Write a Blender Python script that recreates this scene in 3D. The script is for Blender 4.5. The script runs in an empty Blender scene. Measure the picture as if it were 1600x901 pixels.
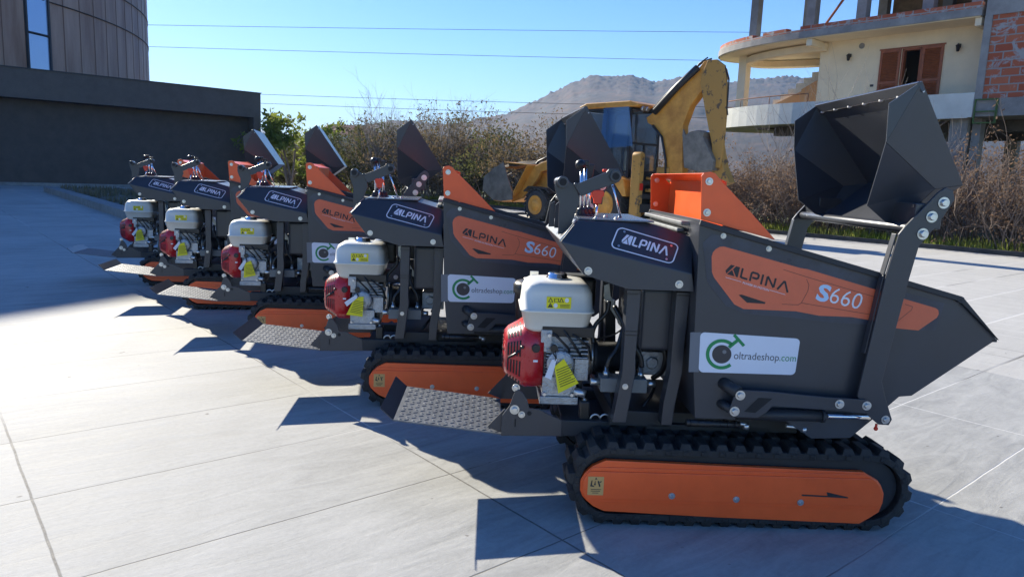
import bpy, bmesh, math, random
from mathutils import Vector, Matrix
from mathutils.noise import noise as pnoise
random.seed(7)
C = bpy.context.scene.collection
S = bpy.context.scene
rad = math.radians

# ------------------------------------------------------------------ camera, sky, sun, exposure
CAM_H = 1.42
FPX = 1125.4                       # focal length in pixels of a 1600 px wide picture
PITCH, ROLL = rad(8.734), rad(2.334)
cd = bpy.data.cameras.new('camera'); cam = bpy.data.objects.new('camera', cd); C.objects.link(cam)
cd.sensor_width = 36; cd.lens = FPX / 1600 * 36; cd.clip_start = 0.05; cd.clip_end = 9000
_f = Vector((0, math.cos(PITCH), -math.sin(PITCH))); _r = Vector((1, 0, 0)); _u = _r.cross(_f)
_r2 = _r * math.cos(ROLL) + _u * math.sin(ROLL); _u2 = -_r * math.sin(ROLL) + _u * math.cos(ROLL)
RM = Matrix((_r2, _u2, -_f)).transposed()
cam.matrix_world = Matrix.Translation((0, 0, CAM_H)) @ RM.to_4x4()
S.camera = cam
CAMP = Vector((0, 0, CAM_H))

SUN_EL, SUN_AZ = rad(28), rad(-38)            # azimuth from +Y towards +X
to_sun = Vector((math.sin(SUN_AZ) * math.cos(SUN_EL), math.cos(SUN_AZ) * math.cos(SUN_EL), math.sin(SUN_EL)))
w = bpy.data.worlds.new('World'); S.world = w; w.use_nodes = True
nt = w.node_tree; nt.nodes.clear()
sky = nt.nodes.new('ShaderNodeTexSky'); sky.sky_type = 'NISHITA'; sky.sun_disc = False
sky.sun_elevation = SUN_EL; sky.sun_rotation = SUN_AZ; sky.altitude = 200
sky.air_density = 1.0; sky.dust_density = 0.15; sky.ozone_density = 4.0
bg = nt.nodes.new('ShaderNodeBackground'); bg.inputs[1].default_value = 0.092
wo = nt.nodes.new('ShaderNodeOutputWorld')
hs_ = nt.nodes.new('ShaderNodeHueSaturation'); hs_.inputs['Saturation'].default_value = 1.3; hs_.inputs['Hue'].default_value = 0.514
nt.links.new(sky.outputs[0], hs_.inputs['Color']); nt.links.new(hs_.outputs[0], bg.inputs[0]); nt.links.new(bg.outputs[0], wo.inputs[0])
sl = bpy.data.lights.new('sun', 'SUN'); sl.energy = 5.0; sl.angle = rad(0.5); sl.color = (1, 0.93, 0.79)
so = bpy.data.objects.new('sun', sl); C.objects.link(so); so.rotation_euler = to_sun.to_track_quat('Z', 'Y').to_euler()
so.location = (0, 0, 50)
S.view_settings.view_transform = 'Standard'; S.view_settings.look = 'None'
S.view_settings.exposure = 1.22; S.view_settings.gamma = 1
S.cycles.max_bounces = 8; S.cycles.volume_bounces = 0

# ------------------------------------------------------------------ measuring helpers
def ray(px, py):
    return RM @ Vector((px - 800, -(py - 450.5), -FPX))
def on_plane(px, py, P0, n):
    d = ray(px, py); return CAMP + d * ((P0 - CAMP).dot(n) / d.dot(n))
YAW1 = rad(1.846); O1 = Vector((1.05, 3.34, 0))
X1 = Vector((math.cos(YAW1), math.sin(YAW1), 0)); Y1 = Vector((-math.sin(YAW1), math.cos(YAW1), 0))
def L(px, py, y):                  # point of the front dumper's own x/z plane at side offset y
    d = on_plane(px, py, O1 + Y1 * y, Y1) - O1; return (d.dot(X1), d.z)
def LL(pts, y): return [L(a, b, y) for a, b in pts]

# ------------------------------------------------------------------ materials
MATS = {}
def mat(name, col, rough=0.5, metal=0.0, var=0.0, vscale=8, bump=0.0, bscale=60, col2=None, coat=0.0, trans=0.0, spec=0.5):
    if name in MATS: return MATS[name]
    m = bpy.data.materials.new(name); m.use_nodes = True; t = m.node_tree; N = t.nodes; K = t.links
    b = N['Principled BSDF']
    b.inputs['Base Color'].default_value = (*col, 1); b.inputs['Roughness'].default_value = rough
    b.inputs['Metallic'].default_value = metal; b.inputs['Coat Weight'].default_value = coat
    b.inputs['Specular IOR Level'].default_value = spec
    if coat: b.inputs['Coat Roughness'].default_value = 0.25
    if trans: b.inputs['Transmission Weight'].default_value = trans
    tc = N.new('ShaderNodeTexCoord')
    if var or col2:
        n = N.new('ShaderNodeTexNoise'); n.inputs['Scale'].default_value = vscale; n.inputs['Detail'].default_value = 6
        n.inputs['Roughness'].default_value = 0.65
        K.new(tc.outputs['Object'], n.inputs['Vector'])
        r = N.new('ShaderNodeValToRGB'); r.color_ramp.elements[0].position = 0.35; r.color_ramp.elements[1].position = 0.65
        c2 = col2 or tuple(min(1, c * (1 + var)) for c in col)
        c1 = col if col2 else tuple(c * (1 - var) for c in col)
        r.color_ramp.elements[0].color = (*c1, 1); r.color_ramp.elements[1].color = (*c2, 1)
        K.new(n.outputs['Fac'], r.inputs['Fac']); K.new(r.outputs['Color'], b.inputs['Base Color'])
        mr = N.new('ShaderNodeMapRange'); mr.inputs['To Min'].default_value = max(0.02, rough - 0.08); mr.inputs['To Max'].default_value = min(1, rough + 0.1)
        K.new(n.outputs['Fac'], mr.inputs['Value']); K.new(mr.outputs[0], b.inputs['Roughness'])
    if bump:
        n2 = N.new('ShaderNodeTexNoise'); n2.inputs['Scale'].default_value = bscale; n2.inputs['Detail'].default_value = 5
        K.new(tc.outputs['Object'], n2.inputs['Vector'])
        bm_ = N.new('ShaderNodeBump'); bm_.inputs['Strength'].default_value = bump; bm_.inputs['Distance'].default_value = 0.02
        K.new(n2.outputs['Fac'], bm_.inputs['Height']); K.new(bm_.outputs[0], b.inputs['Normal'])
    MATS[name] = m; return m
paint = mat('anthracite_paint', (0.034, 0.038, 0.047), 0.36, 0, 0.10, 3, 0.03, 300, coat=0.25)
paint2 = mat('anthracite_frame', (0.020, 0.022, 0.026), 0.5, 0, 0.15, 6, 0.05, 300)
def translucent(m, fac=0.45):
    t = m.node_tree; N = t.nodes; K = t.links; b = N['Principled BSDF']; tr = N.new('ShaderNodeBsdfTranslucent'); mx = N.new('ShaderNodeMixShader'); mx.inputs[0].default_value = fac
    if b.inputs['Base Color'].links: K.new(b.inputs['Base Color'].links[0].from_socket, tr.inputs['Color'])
    else: tr.inputs['Color'].default_value = b.inputs['Base Color'].default_value
    K.new(b.outputs[0], mx.inputs[1]); K.new(tr.outputs[0], mx.inputs[2]); K.new(mx.outputs[0], N['Material Output'].inputs['Surface']); return m
orange = mat('orange_paint', (0.95, 0.118, 0.018), 0.36, 0, 0.08, 5, 0.03, 200, coat=0.2)
decal_o = mat('orange_print', (0.78, 0.165, 0.07), 0.5, 0, 0.05, 10)
decal_film = mat('clear_film', (0.040, 0.048, 0.068), 0.3, 0, 0.2, 14)
rubber = mat('track_rubber', (0.009, 0.009, 0.010), 0.68, 0, 0.3, 9, 0.25, 120, col2=(0.032, 0.030, 0.028))
ink = mat('black_print', (0.02, 0.02, 0.022), 0.5)
white = mat('white_print', (0.78, 0.80, 0.84), 0.45)
sticker = mat('white_sticker', (0.74, 0.77, 0.84), 0.35, 0, 0.02, 8)
green = mat('green_print', (0.01, 0.26, 0.075), 0.4)
zinc = mat('zinc_bolt', (0.60, 0.61, 0.60), 0.30, 0.9, 0.08, 30)
chrome = mat('chrome', (0.85, 0.86, 0.88), 0.10, 1.0)
steel = mat('checker_steel', (0.14, 0.15, 0.16), 0.45, 0.3, 0.12, 12, 0.1, 80)
alu = mat('cast_aluminium', (0.42, 0.43, 0.44), 0.42, 0.8, 0.18, 25, 0.3, 120)
alu2 = mat('machined_aluminium', (0.58, 0.59, 0.60), 0.3, 0.85, 0.1, 30)
red = mat('red_shroud', (0.50, 0.012, 0.018), 0.26, 0, 0.08, 6, coat=0.5)
tankw = mat('tank_white', (0.74, 0.73, 0.66), 0.33, 0, 0.03, 5, coat=0.2)
black = mat('black_plastic', (0.014, 0.014, 0.015), 0.35, 0, 0.2, 20)
yellow = mat('yellow_tag', (0.80, 0.72, 0.01), 0.5, 0, 0.04, 20)
tan = mat('tan_sticker', (0.62, 0.36, 0.12), 0.5)
galv = mat('galvanised_strip', (0.42, 0.44, 0.42), 0.4, 0.7, 0.15, 20)
redp = mat('red_plastic', (0.72, 0.045, 0.012), 0.35)
dark = mat('dark_void', (0.008, 0.008, 0.009), 0.7)

# ------------------------------------------------------------------ mesh builder
class MB:
    def __init__(s): s.v = []; s.f = []; s.sm = []
    def add(s, vs, fs, smooth=False, M=None):
        o = len(s.v)
        for p in vs:
            p = Vector(p); s.v.append(tuple(M @ p if M else p))
        for f in fs: s.f.append(tuple(i + o for i in f)); s.sm.append(smooth)
        return s
    def box(s, c, d, rot=None, M=None):
        R = Matrix.Rotation(rot[0], 3, rot[1]) if rot else None
        vs = []
        for z in (-1, 1):
            for x, y in ((-1, -1), (1, -1), (1, 1), (-1, 1)):
                p = Vector((x * d[0] / 2, y * d[1] / 2, z * d[2] / 2))
                if R: p = R @ p
                vs.append(p + Vector(c))
        return s.add(vs, [(3, 2, 1, 0), (4, 5, 6, 7), (0, 1, 5, 4), (1, 2, 6, 5), (2, 3, 7, 6), (3, 0, 4, 7)], M=M)
    def box2(s, a, b): return s.box([(a[i] + b[i]) / 2 for i in range(3)], [abs(a[i] - b[i]) for i in range(3)])
    def prism(s, poly, y0, y1, M=None):          # polygon in x/z, thickness along y (y0 or y1 may be a per-vertex list)
        n = len(poly); g = lambda y, i: y[i] if isinstance(y, (list, tuple)) else y
        vs = [(p[0], g(y0, i), p[1]) for i, p in enumerate(poly)] + [(p[0], g(y1, i), p[1]) for i, p in enumerate(poly)]
        fs = [tuple(range(n)), tuple(range(2 * n - 1, n - 1, -1))] + [((i + 1) % n, i, n + i, n + (i + 1) % n) for i in range(n)]
        return s.add(vs, fs, M=M)
    def slab(s, poly, z0, z1, M=None):           # polygon in x/y, thickness along z
        n = len(poly)
        vs = [(p[0], p[1], z0) for p in poly] + [(p[0], p[1], z1) for p in poly]
        fs = [tuple(reversed(range(n))), tuple(range(n, 2 * n))] + [(i, (i + 1) % n, n + (i + 1) % n, n + i) for i in range(n)]
        return s.add(vs, fs, M=M)
    def plate(s, pts, th):                       # any planar polygon given a thickness along its normal
        P = [Vector(p) for p in pts]; nn = Vector((0, 0, 0))
        for i in range(len(P)): nn += P[i].cross(P[(i + 1) % len(P)])
        nn.normalize(); n = len(P)
        vs = P + [p + nn * th for p in P]
        return s.add(vs, [tuple(reversed(range(n))), tuple(range(n, 2 * n))] + [(i, (i + 1) % n, n + (i + 1) % n, n + i) for i in range(n)])
    def tube(s, pts, r, n=8, cap=True, smooth=True):
        P = [Vector(p) for p in pts]; R = r if isinstance(r, (list, tuple)) else [r] * len(P)
        o = len(s.v); a = None
        for i, p in enumerate(P):
            d = (P[min(i + 1, len(P) - 1)] - P[max(i - 1, 0)]).normalized()
            if a is None: a = d.orthogonal().normalized()
            else:
                a = (a - d * a.dot(d))
                a = a.normalized() if a.length > 1e-6 else d.orthogonal().normalized()
            b = d.cross(a)
            for k in range(n):
                t = 2 * math.pi * k / n; s.v.append(tuple(p + (a * math.cos(t) + b * math.sin(t)) * R[i]))
        for i in range(len(P) - 1):
            for k in range(n):
                k2 = (k + 1) % n; s.f.append((o + i * n + k, o + i * n + k2, o + (i + 1) * n + k2, o + (i + 1) * n + k)); s.sm.append(smooth)
        if cap:
            s.f.append(tuple(o + k for k in reversed(range(n)))); s.sm.append(False)
            s.f.append(tuple(o + (len(P) - 1) * n + k for k in range(n))); s.sm.append(False)
        return s
    def cyl(s, a, b, r, n=16, r2=None, smooth=True): return s.tube([a, b], [r, r if r2 is None else r2], n, True, smooth)
    def lathe(s, prof, c, axis, n=32):           # prof: (along, radius)
        ax = Vector(axis).normalized(); a = ax.orthogonal().normalized(); b = ax.cross(a); o = len(s.v); c = Vector(c)
        for h, r in prof:
            for k in range(n):
                t = 2 * math.pi * k / n; s.v.append(tuple(c + ax * h + (a * math.cos(t) + b * math.sin(t)) * r))
        for i in range(len(prof) - 1):
            for k in range(n):
                k2 = (k + 1) % n; s.f.append((o + i * n + k, o + i * n + k2, o + (i + 1) * n + k2, o + (i + 1) * n + k)); s.sm.append(True)
        s.f.append(tuple(o + k for k in reversed(range(n)))); s.sm.append(False)
        s.f.append(tuple(o + (len(prof) - 1) * n + k for k in range(n))); s.sm.append(False)
        return s
    def ball(s, c, r, sc=(1, 1, 1), n=12):
        pr = []
        o = len(s.v); m = n // 2
        for i in range(m + 1):
            ph = math.pi * i / m
            for k in range(n):
                t = 2 * math.pi * k / n
                s.v.append((c[0] + r * sc[0] * math.sin(ph) * math.cos(t), c[1] + r * sc[1] * math.sin(ph) * math.sin(t), c[2] + r * sc[2] * math.cos(ph)))
        for i in range(m):
            for k in range(n):
                k2 = (k + 1) % n; s.f.append((o + i * n + k, o + (i + 1) * n + k, o + (i + 1) * n + k2, o + i * n + k2)); s.sm.append(True)
        return s
    def ribbon(s, pts, wd, fn, closed=False):    # mitred flat stroke; fn maps (u,v) to a 3D point
        P = [Vector((p[0], p[1])) for p in pts]; n = len(P); lft = []; rgt = []
        for i in range(n):
            a = P[(i - 1) % n] if (closed or i > 0) else None; b = P[(i + 1) % n] if (closed or i < n - 1) else None
            d1 = (P[i] - a).normalized() if a is not None else None; d2 = (b - P[i]).normalized() if b is not None else None
            if d1 is None: d1 = d2
            if d2 is None: d2 = d1
            n1 = Vector((-d1.y, d1.x)); n2 = Vector((-d2.y, d2.x)); m = n1 + n2
            m = m.normalized() if m.length > 1e-6 else n1
            k = wd / 2 / max(0.35, m.dot(n1)); lft.append(P[i] + m * k); rgt.append(P[i] - m * k)
        vs = [fn(*p) for p in lft] + [fn(*p) for p in rgt]
        fs = [(i, (i + 1) % n, n + (i + 1) % n, n + i) for i in range(n if closed else n - 1)]
        return s.add(vs, fs)
    def fill(s, pts, fn): return s.add([fn(*p) for p in pts], [tuple(range(len(pts)))])
    def build(s, name, m, parent=None, bevel=0.0, seg=2, fix=True):
        me = bpy.data.meshes.new(name); me.from_pydata(s.v, [], s.f); me.update()
        me.polygons.foreach_set('use_smooth', s.sm)
        if fix:
            b = bmesh.new(); b.from_mesh(me); bmesh.ops.recalc_face_normals(b, faces=b.faces); b.to_mesh(me); b.free()
        o = bpy.data.objects.new(name, me); C.objects.link(o); me.materials.append(m)
        if parent is not None: o.parent = parent
        if bevel:
            md = o.modifiers.new('bevel', 'BEVEL'); md.width = bevel; md.segments = seg; md.limit_method = 'ANGLE'; md.angle_limit = rad(35)
        return o
def empty(name, loc=(0, 0, 0), rz=0, label=None, cat=None, group=None):
    o = bpy.data.objects.new(name, None); C.objects.link(o); o.location = loc; o.rotation_euler = (0, 0, rz); o.empty_display_size = 0.2
    tag(o, label, cat, group); return o
def tag(o, label=None, cat=None, group=None, kind=None):
    if label: o['label'] = label
    if cat: o['category'] = cat
    if group: o['group'] = group
    if kind: o['kind'] = kind
    return o
def kids(o): return [c for c in bpy.data.objects if c.parent == o]
def copy_tree(o, cmap):
    c = o.copy(); C.objects.link(c)
    for ch in cmap.get(o.name, []):
        d = copy_tree(ch, cmap); d.parent = c
    return c
def child_map():
    m = {}
    for c in bpy.data.objects:
        if c.parent: m.setdefault(c.parent.name, []).append(c)
    return m
_txt = {}
def text_mb(s, size, fn, bold=0.0, width=None, align='LEFT'):
    cu = bpy.data.curves.new('t', 'FONT'); cu.body = s; cu.size = 1; cu.offset = bold; cu.resolution_u = 3; cu.align_x = align
    o = bpy.data.objects.new('t', cu); C.objects.link(o)
    me = bpy.data.meshes.new_from_object(o.evaluated_get(bpy.context.evaluated_depsgraph_get()))
    xs = [v.co.x for v in me.vertices]; wtot = max(xs) - min(xs); x0 = min(xs)
    sx = (width / wtot) if width else size
    mb = MB(); mb.add([fn((v.co.x - x0) * sx if align == 'LEFT' else v.co.x * sx, v.co.y * size) for v in me.vertices], [tuple(p.vertices) for p in me.polygons])
    bpy.data.objects.remove(o); bpy.data.curves.remove(cu); bpy.data.meshes.remove(me)
    return mb
def arc(cx, cy, r, a0, a1, n=10, ry=None):
    return [(cx + r * math.cos(rad(a0 + (a1 - a0) * i / n)), cy + (ry or r) * math.sin(rad(a0 + (a1 - a0) * i / n))) for i in range(n + 1)]
def rrect(x0, y0, x1, y1, r, n=5):
    return arc(x1 - r, y0 + r, r, -90, 0, n) + arc(x1 - r, y1 - r, r, 0, 90, n) + arc(x0 + r, y1 - r, r, 90, 180, n) + arc(x0 + r, y0 + r, r, 180, 270, n)
def logo(mb, fn, h, W, wd=0.19):
    # six-letter word mark, cap height h, total width W
    k = W / 4.95; g = lambda pts, x0: [((x0 + x) * k, y * h) for x, y in pts]
    def fill(pts, x0): mb.fill(g(pts, x0), fn)
    def st(pts, x0): mb.ribbon([(a, b) for a, b in g(pts, x0)], wd * h, fn)
    fill([(0.0, 0.30), (0.30, 1.0), (0.60, 1.0), (0.10, 0.02), (0.0, 0.02)][:4], 0)
    fill([(0.16, 0.0), (0.74, 0.0), (0.47, 0.55)], 0)
    fill([(0.52, 0.62), (0.70, 1.0), (1.0, 1.0), (1.0, 0.0), (0.86, 0.0)], 0)
    st([(0.1, 1.0), (0.1, 0.14), (0.22, 0.09), (0.62, 0.09)], 1.12)
    st([(0.1, 0.0), (0.1, 0.78), (0.18, 0.9), (0.55, 0.9), (0.66, 0.78), (0.66, 0.52), (0.55, 0.40), (0.22, 0.40)], 1.85)
    st([(0.1, 0.0), (0.1, 1.0)], 2.72)
    st([(0.1, 0.0), (0.1, 0.86), (0.16, 0.9), (0.66, 0.12), (0.72, 0.16), (0.72, 1.0)], 3.08)
    st([(0.05, 0.0), (0.42, 0.92), (0.50, 0.92), (0.87, 0.0)], 4.05)

# ------------------------------------------------------------------ the tracked mini dumper
def to_local(P): d = P - O1; return Vector((d.dot(X1), d.dot(Y1), d.z))
def P3(px, py, P0, n):              # pixel on a plane given in the dumper's frame
    Pw = O1 + X1 * P0[0] + Y1 * P0[1] + Vector((0, 0, P0[2])); nw = X1 * n[0] + Y1 * n[1] + Vector((0, 0, n[2]))
    return to_local(on_plane(px, py, Pw, nw))
def bolt(root, name, x, y, z, r=0.011, side=-1, label=None, ax=None):
    b = MB(); a = ax or (0, side, 0); A = Vector(a)
    b.lathe([(0, r * 1.25), (0.0025, r * 1.25)], (x, y, z), a, 20)
    b.lathe([(0.0025, r * .82), (0.0025 + r * 0.55, r * .82), (0.0025 + r * 0.68, r * 0.68)], (x, y, z), a, 6)
    return b.build(name, zinc, root)

def make_dumper():
    root = empty('mini_dumper')
    # ---- rubber tracks
    RT, CZ, XL, XR = 0.157, 0.18, -0.622, 0.478
    straight = XR - XL; per = 2 * straight + 2 * math.pi * RT
    def at(s, r):
        s %= per
        if s < straight: return (XL + s, CZ + r), (0, 1), (1, 0)
        s -= straight
        if s < math.pi * RT:
            a = math.pi / 2 - s / RT; return (XR + r * math.cos(a), CZ + r * math.sin(a)), (math.cos(a), math.sin(a)), (math.sin(a), -math.cos(a))
        s -= math.pi * RT
        if s < straight: return (XR - s, CZ - r), (0, -1), (-1, 0)
        s -= straight; a = -math.pi / 2 - s / RT
        return (XL + r * math.cos(a), CZ + r * math.sin(a)), (math.cos(a), math.sin(a)), (math.sin(a), -math.cos(a))
    for side in (-1, 1):
        yo, yi = 0.485 * side, 0.265 * side
        b = MB(); n = 120
        for i in range(n):
            for r, y in ((RT, yo), (RT, yi), (RT - 0.028, yi), (RT - 0.028, yo)):
                p = at(per * i / n, r)[0]; b.v.append((p[0], y, p[1]))
        for i in range(n):
            j = (i + 1) % n
            for k in range(4):
                k2 = (k + 1) % 4; b.f.append((i * 4 + k, i * 4 + k2, j * 4 + k2, j * 4 + k)); b.sm.append(False)
        nl = 42; pt = per / nl
        for i in range(nl):
            for row, (ya, yb) in enumerate(((yo, yo - 0.105 * side), (yo - 0.115 * side, yi))):
                s0 = i * pt + row * pt / 2
                (px_, pz_), nn, tt = at(s0, RT - 0.002)
                vs = []
                for (hh, wb, inset) in ((0, 0.027, 0), (0.026, 0.017, 0.010)):
                    for sx, yy in ((-1, ya - inset * side * (1 if row == 0 else 0)), (1, ya - inset * side * (1 if row == 0 else 0)), (1, yb), (-1, yb)):
                        vs.append((px_ + tt[0] * wb * sx + nn[0] * hh, yy, pz_ + tt[1] * wb * sx + nn[1] * hh))
                b.add(vs, [(0, 1, 2, 3), (7, 6, 5, 4), (0, 4, 5, 1), (1, 5, 6, 2), (2, 6, 7, 3), (3, 7, 4, 0)])
            # guide ribs seen on the outer rim
            (px_, pz_), nn, tt = at(i * pt, RT - 0.014)
            b.add([(px_ + tt[0] * sx * 0.012 + nn[0] * sz * 0.010, yo + side * sy, pz_ + tt[1] * sx * 0.012 + nn[1] * sz * 0.010) for sz in (-1, 1) for sx, sy in ((-1, -0.002), (1, -0.002), (1, 0.004), (-1, 0.004))],
                  [(0, 1, 2, 3), (7, 6, 5, 4), (0, 4, 5, 1), (1, 5, 6, 2), (2, 6, 7, 3), (3, 7, 4, 0)])
        tr = b.build('rubber_track', rubber, root, 0.002, 1)
        # inner sprocket and frame behind the cover
        b = MB(); pl = arc(XR, CZ, RT - 0.034, 90, -90, 16) + arc(XL, CZ, RT - 0.034, -90, -270, 16)
        b.prism(pl, yo - 0.03 * side, yi); b.build('track_frame', paint2, tr)
        cov = [(240, 217), (185, 240), (150, 270), (130, 300), (128, 345), (137, 370), (155, 390), (185, 415), (230, 435), (700, 462), (1330, 490), (1375, 465), (1415, 440), (1432, 400), (1437, 360), (1425, 325), (1410, 303), (1350, 268), (800, 244)]
        co = [L(860 + x / 2.7586, 640 + y / 2.7586, -0.49) for x, y in cov]
        b = MB(); b.prism(co, yo + 0.006 * side, yo - 0.02 * side)
        def zl(px, py): return L(860 + px / 2.7586, 640 + py / 2.7586, -0.49)
        # folded ridges
        z1, z2, z3, z4 = zl(250, 245)[1] , zl(250, 262)[1], zl(250, 380)[1], zl(250, 396)[1]
        ya, yb = yo + 0.006 * side, yo + 0.016 * side
        def clip(P_, zc, keep_low):
            out = []
            for i in range(len(P_)):
                p, q = P_[i], P_[(i + 1) % len(P_)]; ip = (p[1] <= zc) == keep_low; iq = (q[1] <= zc) == keep_low
                if ip: out.append(p)
                if ip != iq: f = (zc - p[1]) / (q[1] - p[1]); out.append((p[0] + (q[0] - p[0]) * f, zc))
            return out
        big = clip(clip(co, z1, True), z4, False); inn = clip(clip(co, z2, True), z3, False)
        cx_ = sum(p[0] for p in inn) / len(inn); inn = [(cx_ + (p[0] - cx_) * 0.985, p[1]) for p in inn]
        b.prism(inn, ya + 0.0005 * side, yb); b.prism([(cx_ + (p[0] - cx_) * 0.993, p[1]) for p in big], ya - 0.001 * side, ya + 0.004 * side)
        b.build('side_cover', orange, tr, 0.003, 2)
        for bx, by in ((520, 365), (797, 380), (1073, 393)):
            x, z = zl(bx, by); bolt(tr, 'bolt', x, yb, z, 0.011, side)
        b = MB(); x0, z0 = zl(157, 360); x1, z1 = zl(230, 283); yy = yb + 0.0015 * side
        b.box2((x0, yb, z0), (x1, yy, z1)); b.build('warning_sticker', tan, tr)
        b = MB(); fn = lambda u, v: (x0 + (x1 - x0) * u, yy + 0.0008 * side, z0 + (z1 - z0) * v)
        for poly in ([(0.42, 0.86), (0.5, 0.97), (0.58, 0.86)], [(0.15, 0.48), (0.22, 0.8), (0.28, 0.8), (0.26, 0.55), (0.4, 0.5), (0.4, 0.45)], [(0.38, 0.55), (0.46, 0.82), (0.5, 0.55)],
                     [(0.6, 0.75), (0.68, 0.8), (0.8, 0.5), (0.72, 0.45)], [(0.72, 0.72), (0.86, 0.8), (0.82, 0.68)], [(0.2, 0.33), (0.85, 0.33), (0.85, 0.30), (0.2, 0.30)], [(0.2, 0.24), (0.8, 0.24), (0.8, 0.21), (0.2, 0.21)], [(0.3, 0.14), (0.7, 0.14), (0.7, 0.11), (0.3, 0.11)]):
            b.fill(poly, fn)
        b.build('pictogram', ink, tr)
        b = MB(); yy = yb + 0.001 * side
        for poly in ([(1078, 358), (1190, 364), (1190, 370), (1078, 365)], [(1185, 348), (1277, 370), (1277, 375), (1190, 370)]):
            b.add([(zl(*p)[0], yy, zl(*p)[1]) for p in poly], [(0, 1, 2, 3)])
        b.build('arrow_mark', ink, tr)
    # ---- undercarriage and base frame
    b = MB()
    b.box2((-0.60, -0.255, 0.10), (0.46, 0.255, 0.30)); b.box2((-0.50, -0.27, 0.14), (-0.42, 0.27, 0.22)); b.box2((0.28, -0.27, 0.14), (0.36, 0.27, 0.22))
    b.build('undercarriage', paint2, root, 0.004)
    b = MB(); x0, zt = L(877, 656, -0.27); _, zb = L(877, 681, -0.27)
    b.box2((x0, -0.27, zb), (0.20, -0.20, zt)); b.box2((x0, 0.20, zb), (0.20, 0.27, zt)); b.box2((x0 + 0.02, -0.2, zb + .01), (0.15, 0.2, zb + 0.03))
    b.box2((-0.45, -0.30, zt - 0.05), (0.10, -0.27, zt + 0.005)); b.box2((-0.02, -0.24, 0.30), (0.42, 0.24, 0.40))
    b.box2((-0.45, -0.268, zt), (-0.10, 0.268, zt + 0.05)); b.box2((-0.1, -0.30, zt - .02), (0.22, -0.274, zt + .06))
    b.build('base_frame', paint2, root, 0.004)
    br = [(782.7, 680), (877.6, 681), (877.6, 656), (856, 646.5), (842, 639), (827, 637), (824, 625), (817, 614), (812, 609), (806, 609), (802, 618), (796, 634), (785, 648)]
    bl = LL(br, -0.27)
    for sg in (-1, 1):
        b = MB(); b.prism(bl, 0.262 * sg, 0.272 * sg); o = b.build('platform_bracket', paint, root, 0.0015)
    x, z = L(804, 639.4, -.272); bolt(root, 'bolt', x, -.272, z, 0.017)
    x, z = L(815, 647, -.272); bolt(root, 'bolt', x, -.272, z, 0.012)
    x, z = L(806, 604, -.25); bolt(root, 'bolt', x, -.262, z, 0.014)
    b = MB(); x, z = L(827, 645, -.27); b.cyl((x, -.2725, z), (x, -.2735, z), 0.010); x, z = L(805, 660, -.27); b.box((x, -.273, z), (0.006, 0.002, 0.035))
    b.build('slot', dark, root)
    # ---- folding foot platform
    xh, zh = L(783.5, 679, -.255); xf, zf = L(614, 657, -.255); xl, zl_ = L(600, 650, -.255)
    b = MB(); th = 0.006; xlp, zlp = xf - 0.055, zf + 0.052
    b.prism([(xh, zh), (xf, zf), (xf, zf + th), (xh, zh + th)], -0.255, 0.255)
    sl_ = (zf - zh) / (xf - xh)
    hx, hz = xf + 0.31, 0
    nx = 16; ny = 14; ln = math.hypot(xf - xh, zf - zh); ux, uz = (xf - xh) / ln, (zf - zh) / ln
    for i in range(nx):
        for j in range(ny):
            cx = 0.020 + i * (ln - 0.02) / nx; cy = -0.238 + j * 0.476 / (ny - 1)
            d = 1 if (i + j) % 2 else -1
            vs = []
            for hh, l, q in ((0, 0.0145, 0.0036), (0.0026, 0.0105, 0.0014)):
                for a, c in ((-l, 0), (0, -q), (l, 0), (0, q)):
                    t = rad(42) * d; aa = a * math.cos(t) - c * math.sin(t); cc = a * math.sin(t) + c * math.cos(t)
                    px_ = xh + ux * (cx + aa); pz_ = zh + uz * (cx + aa) + th + hh; vs.append((px_, cy + cc, pz_))
            b.add(vs, [(4, 5, 6, 7), (0, 1, 5, 4), (1, 2, 6, 5), (2, 3, 7, 6), (3, 0, 4, 7)])
    plat = b.build('foot_platform', steel, root)
    b = MB(); b.prism([(xf, zf), (xlp, zlp), (xlp - 0.001, zlp + 0.006), (xf + 0.002, zf + th)], -0.255, 0.255); b.build('front_lip', paint, plat, 0.001)
    for sg in (-1, 1):
        b = MB(); g = [L(761, 668, -.255), L(784.5, 677.5, -.255), L(788.5, 640, -.255)]
        b.prism([(p[0], p[1] + 0.004) for p in g], 0.247 * sg, 0.253 * sg); b.build('gusset', paint, plat)
    b = MB()
    for cyy in (-0.095, 0.095):
        for q in range(6):
            x_ = xh + ux * (0.155 + (q % 3) * 0.016); z_ = zh + uz * (0.155 + (q % 3) * 0.016) + th
            y_ = cyy + (q // 3 - 0.5) * 0.045 + (0.01 if q % 3 == 1 else 0)
            b = MB(); b.cyl((x_, y_, z_), (x_, y_, z_ + 0.0006), 0.0045, 8); b.build('drain_hole', dark, plat)
    # ---- engine
    by0, by1 = -0.20, 0.16
    def X_(px, y): return L(px, 560, y)[0]
    xe0 = L(844, 600, -.2)[0]; xe1 = L(925, 600, -.2)[0]; ze0 = L(880, 632, -.2)[1]; zeb = L(880, 620, -.2)[1]
    b = MB()
    xb1 = L(903, 626, -.2)[0]
    b.box2((xe0, -0.20, ze0), (xb1, 0.16, zeb)); b.box2((xe0 + .01, -0.19, zeb), (xb1 - .01, 0.14, zeb + 0.09))
    b.box2((xe0 + 0.015, -0.15, zeb + 0.09), (xb1 + 0.01, 0.16, zeb + 0.27))
    for i in range(9): b.box2((xe0 + .02, -0.19, zeb + 0.10 + i * 0.014), (xe0 + 0.10, 0.17, zeb + 0.106 + i * 0.014))
    b.box2((xe0 - .005, -0.185, zeb + 0.20), (xe0 + 0.045, -0.15, zeb + 0.30))
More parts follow.
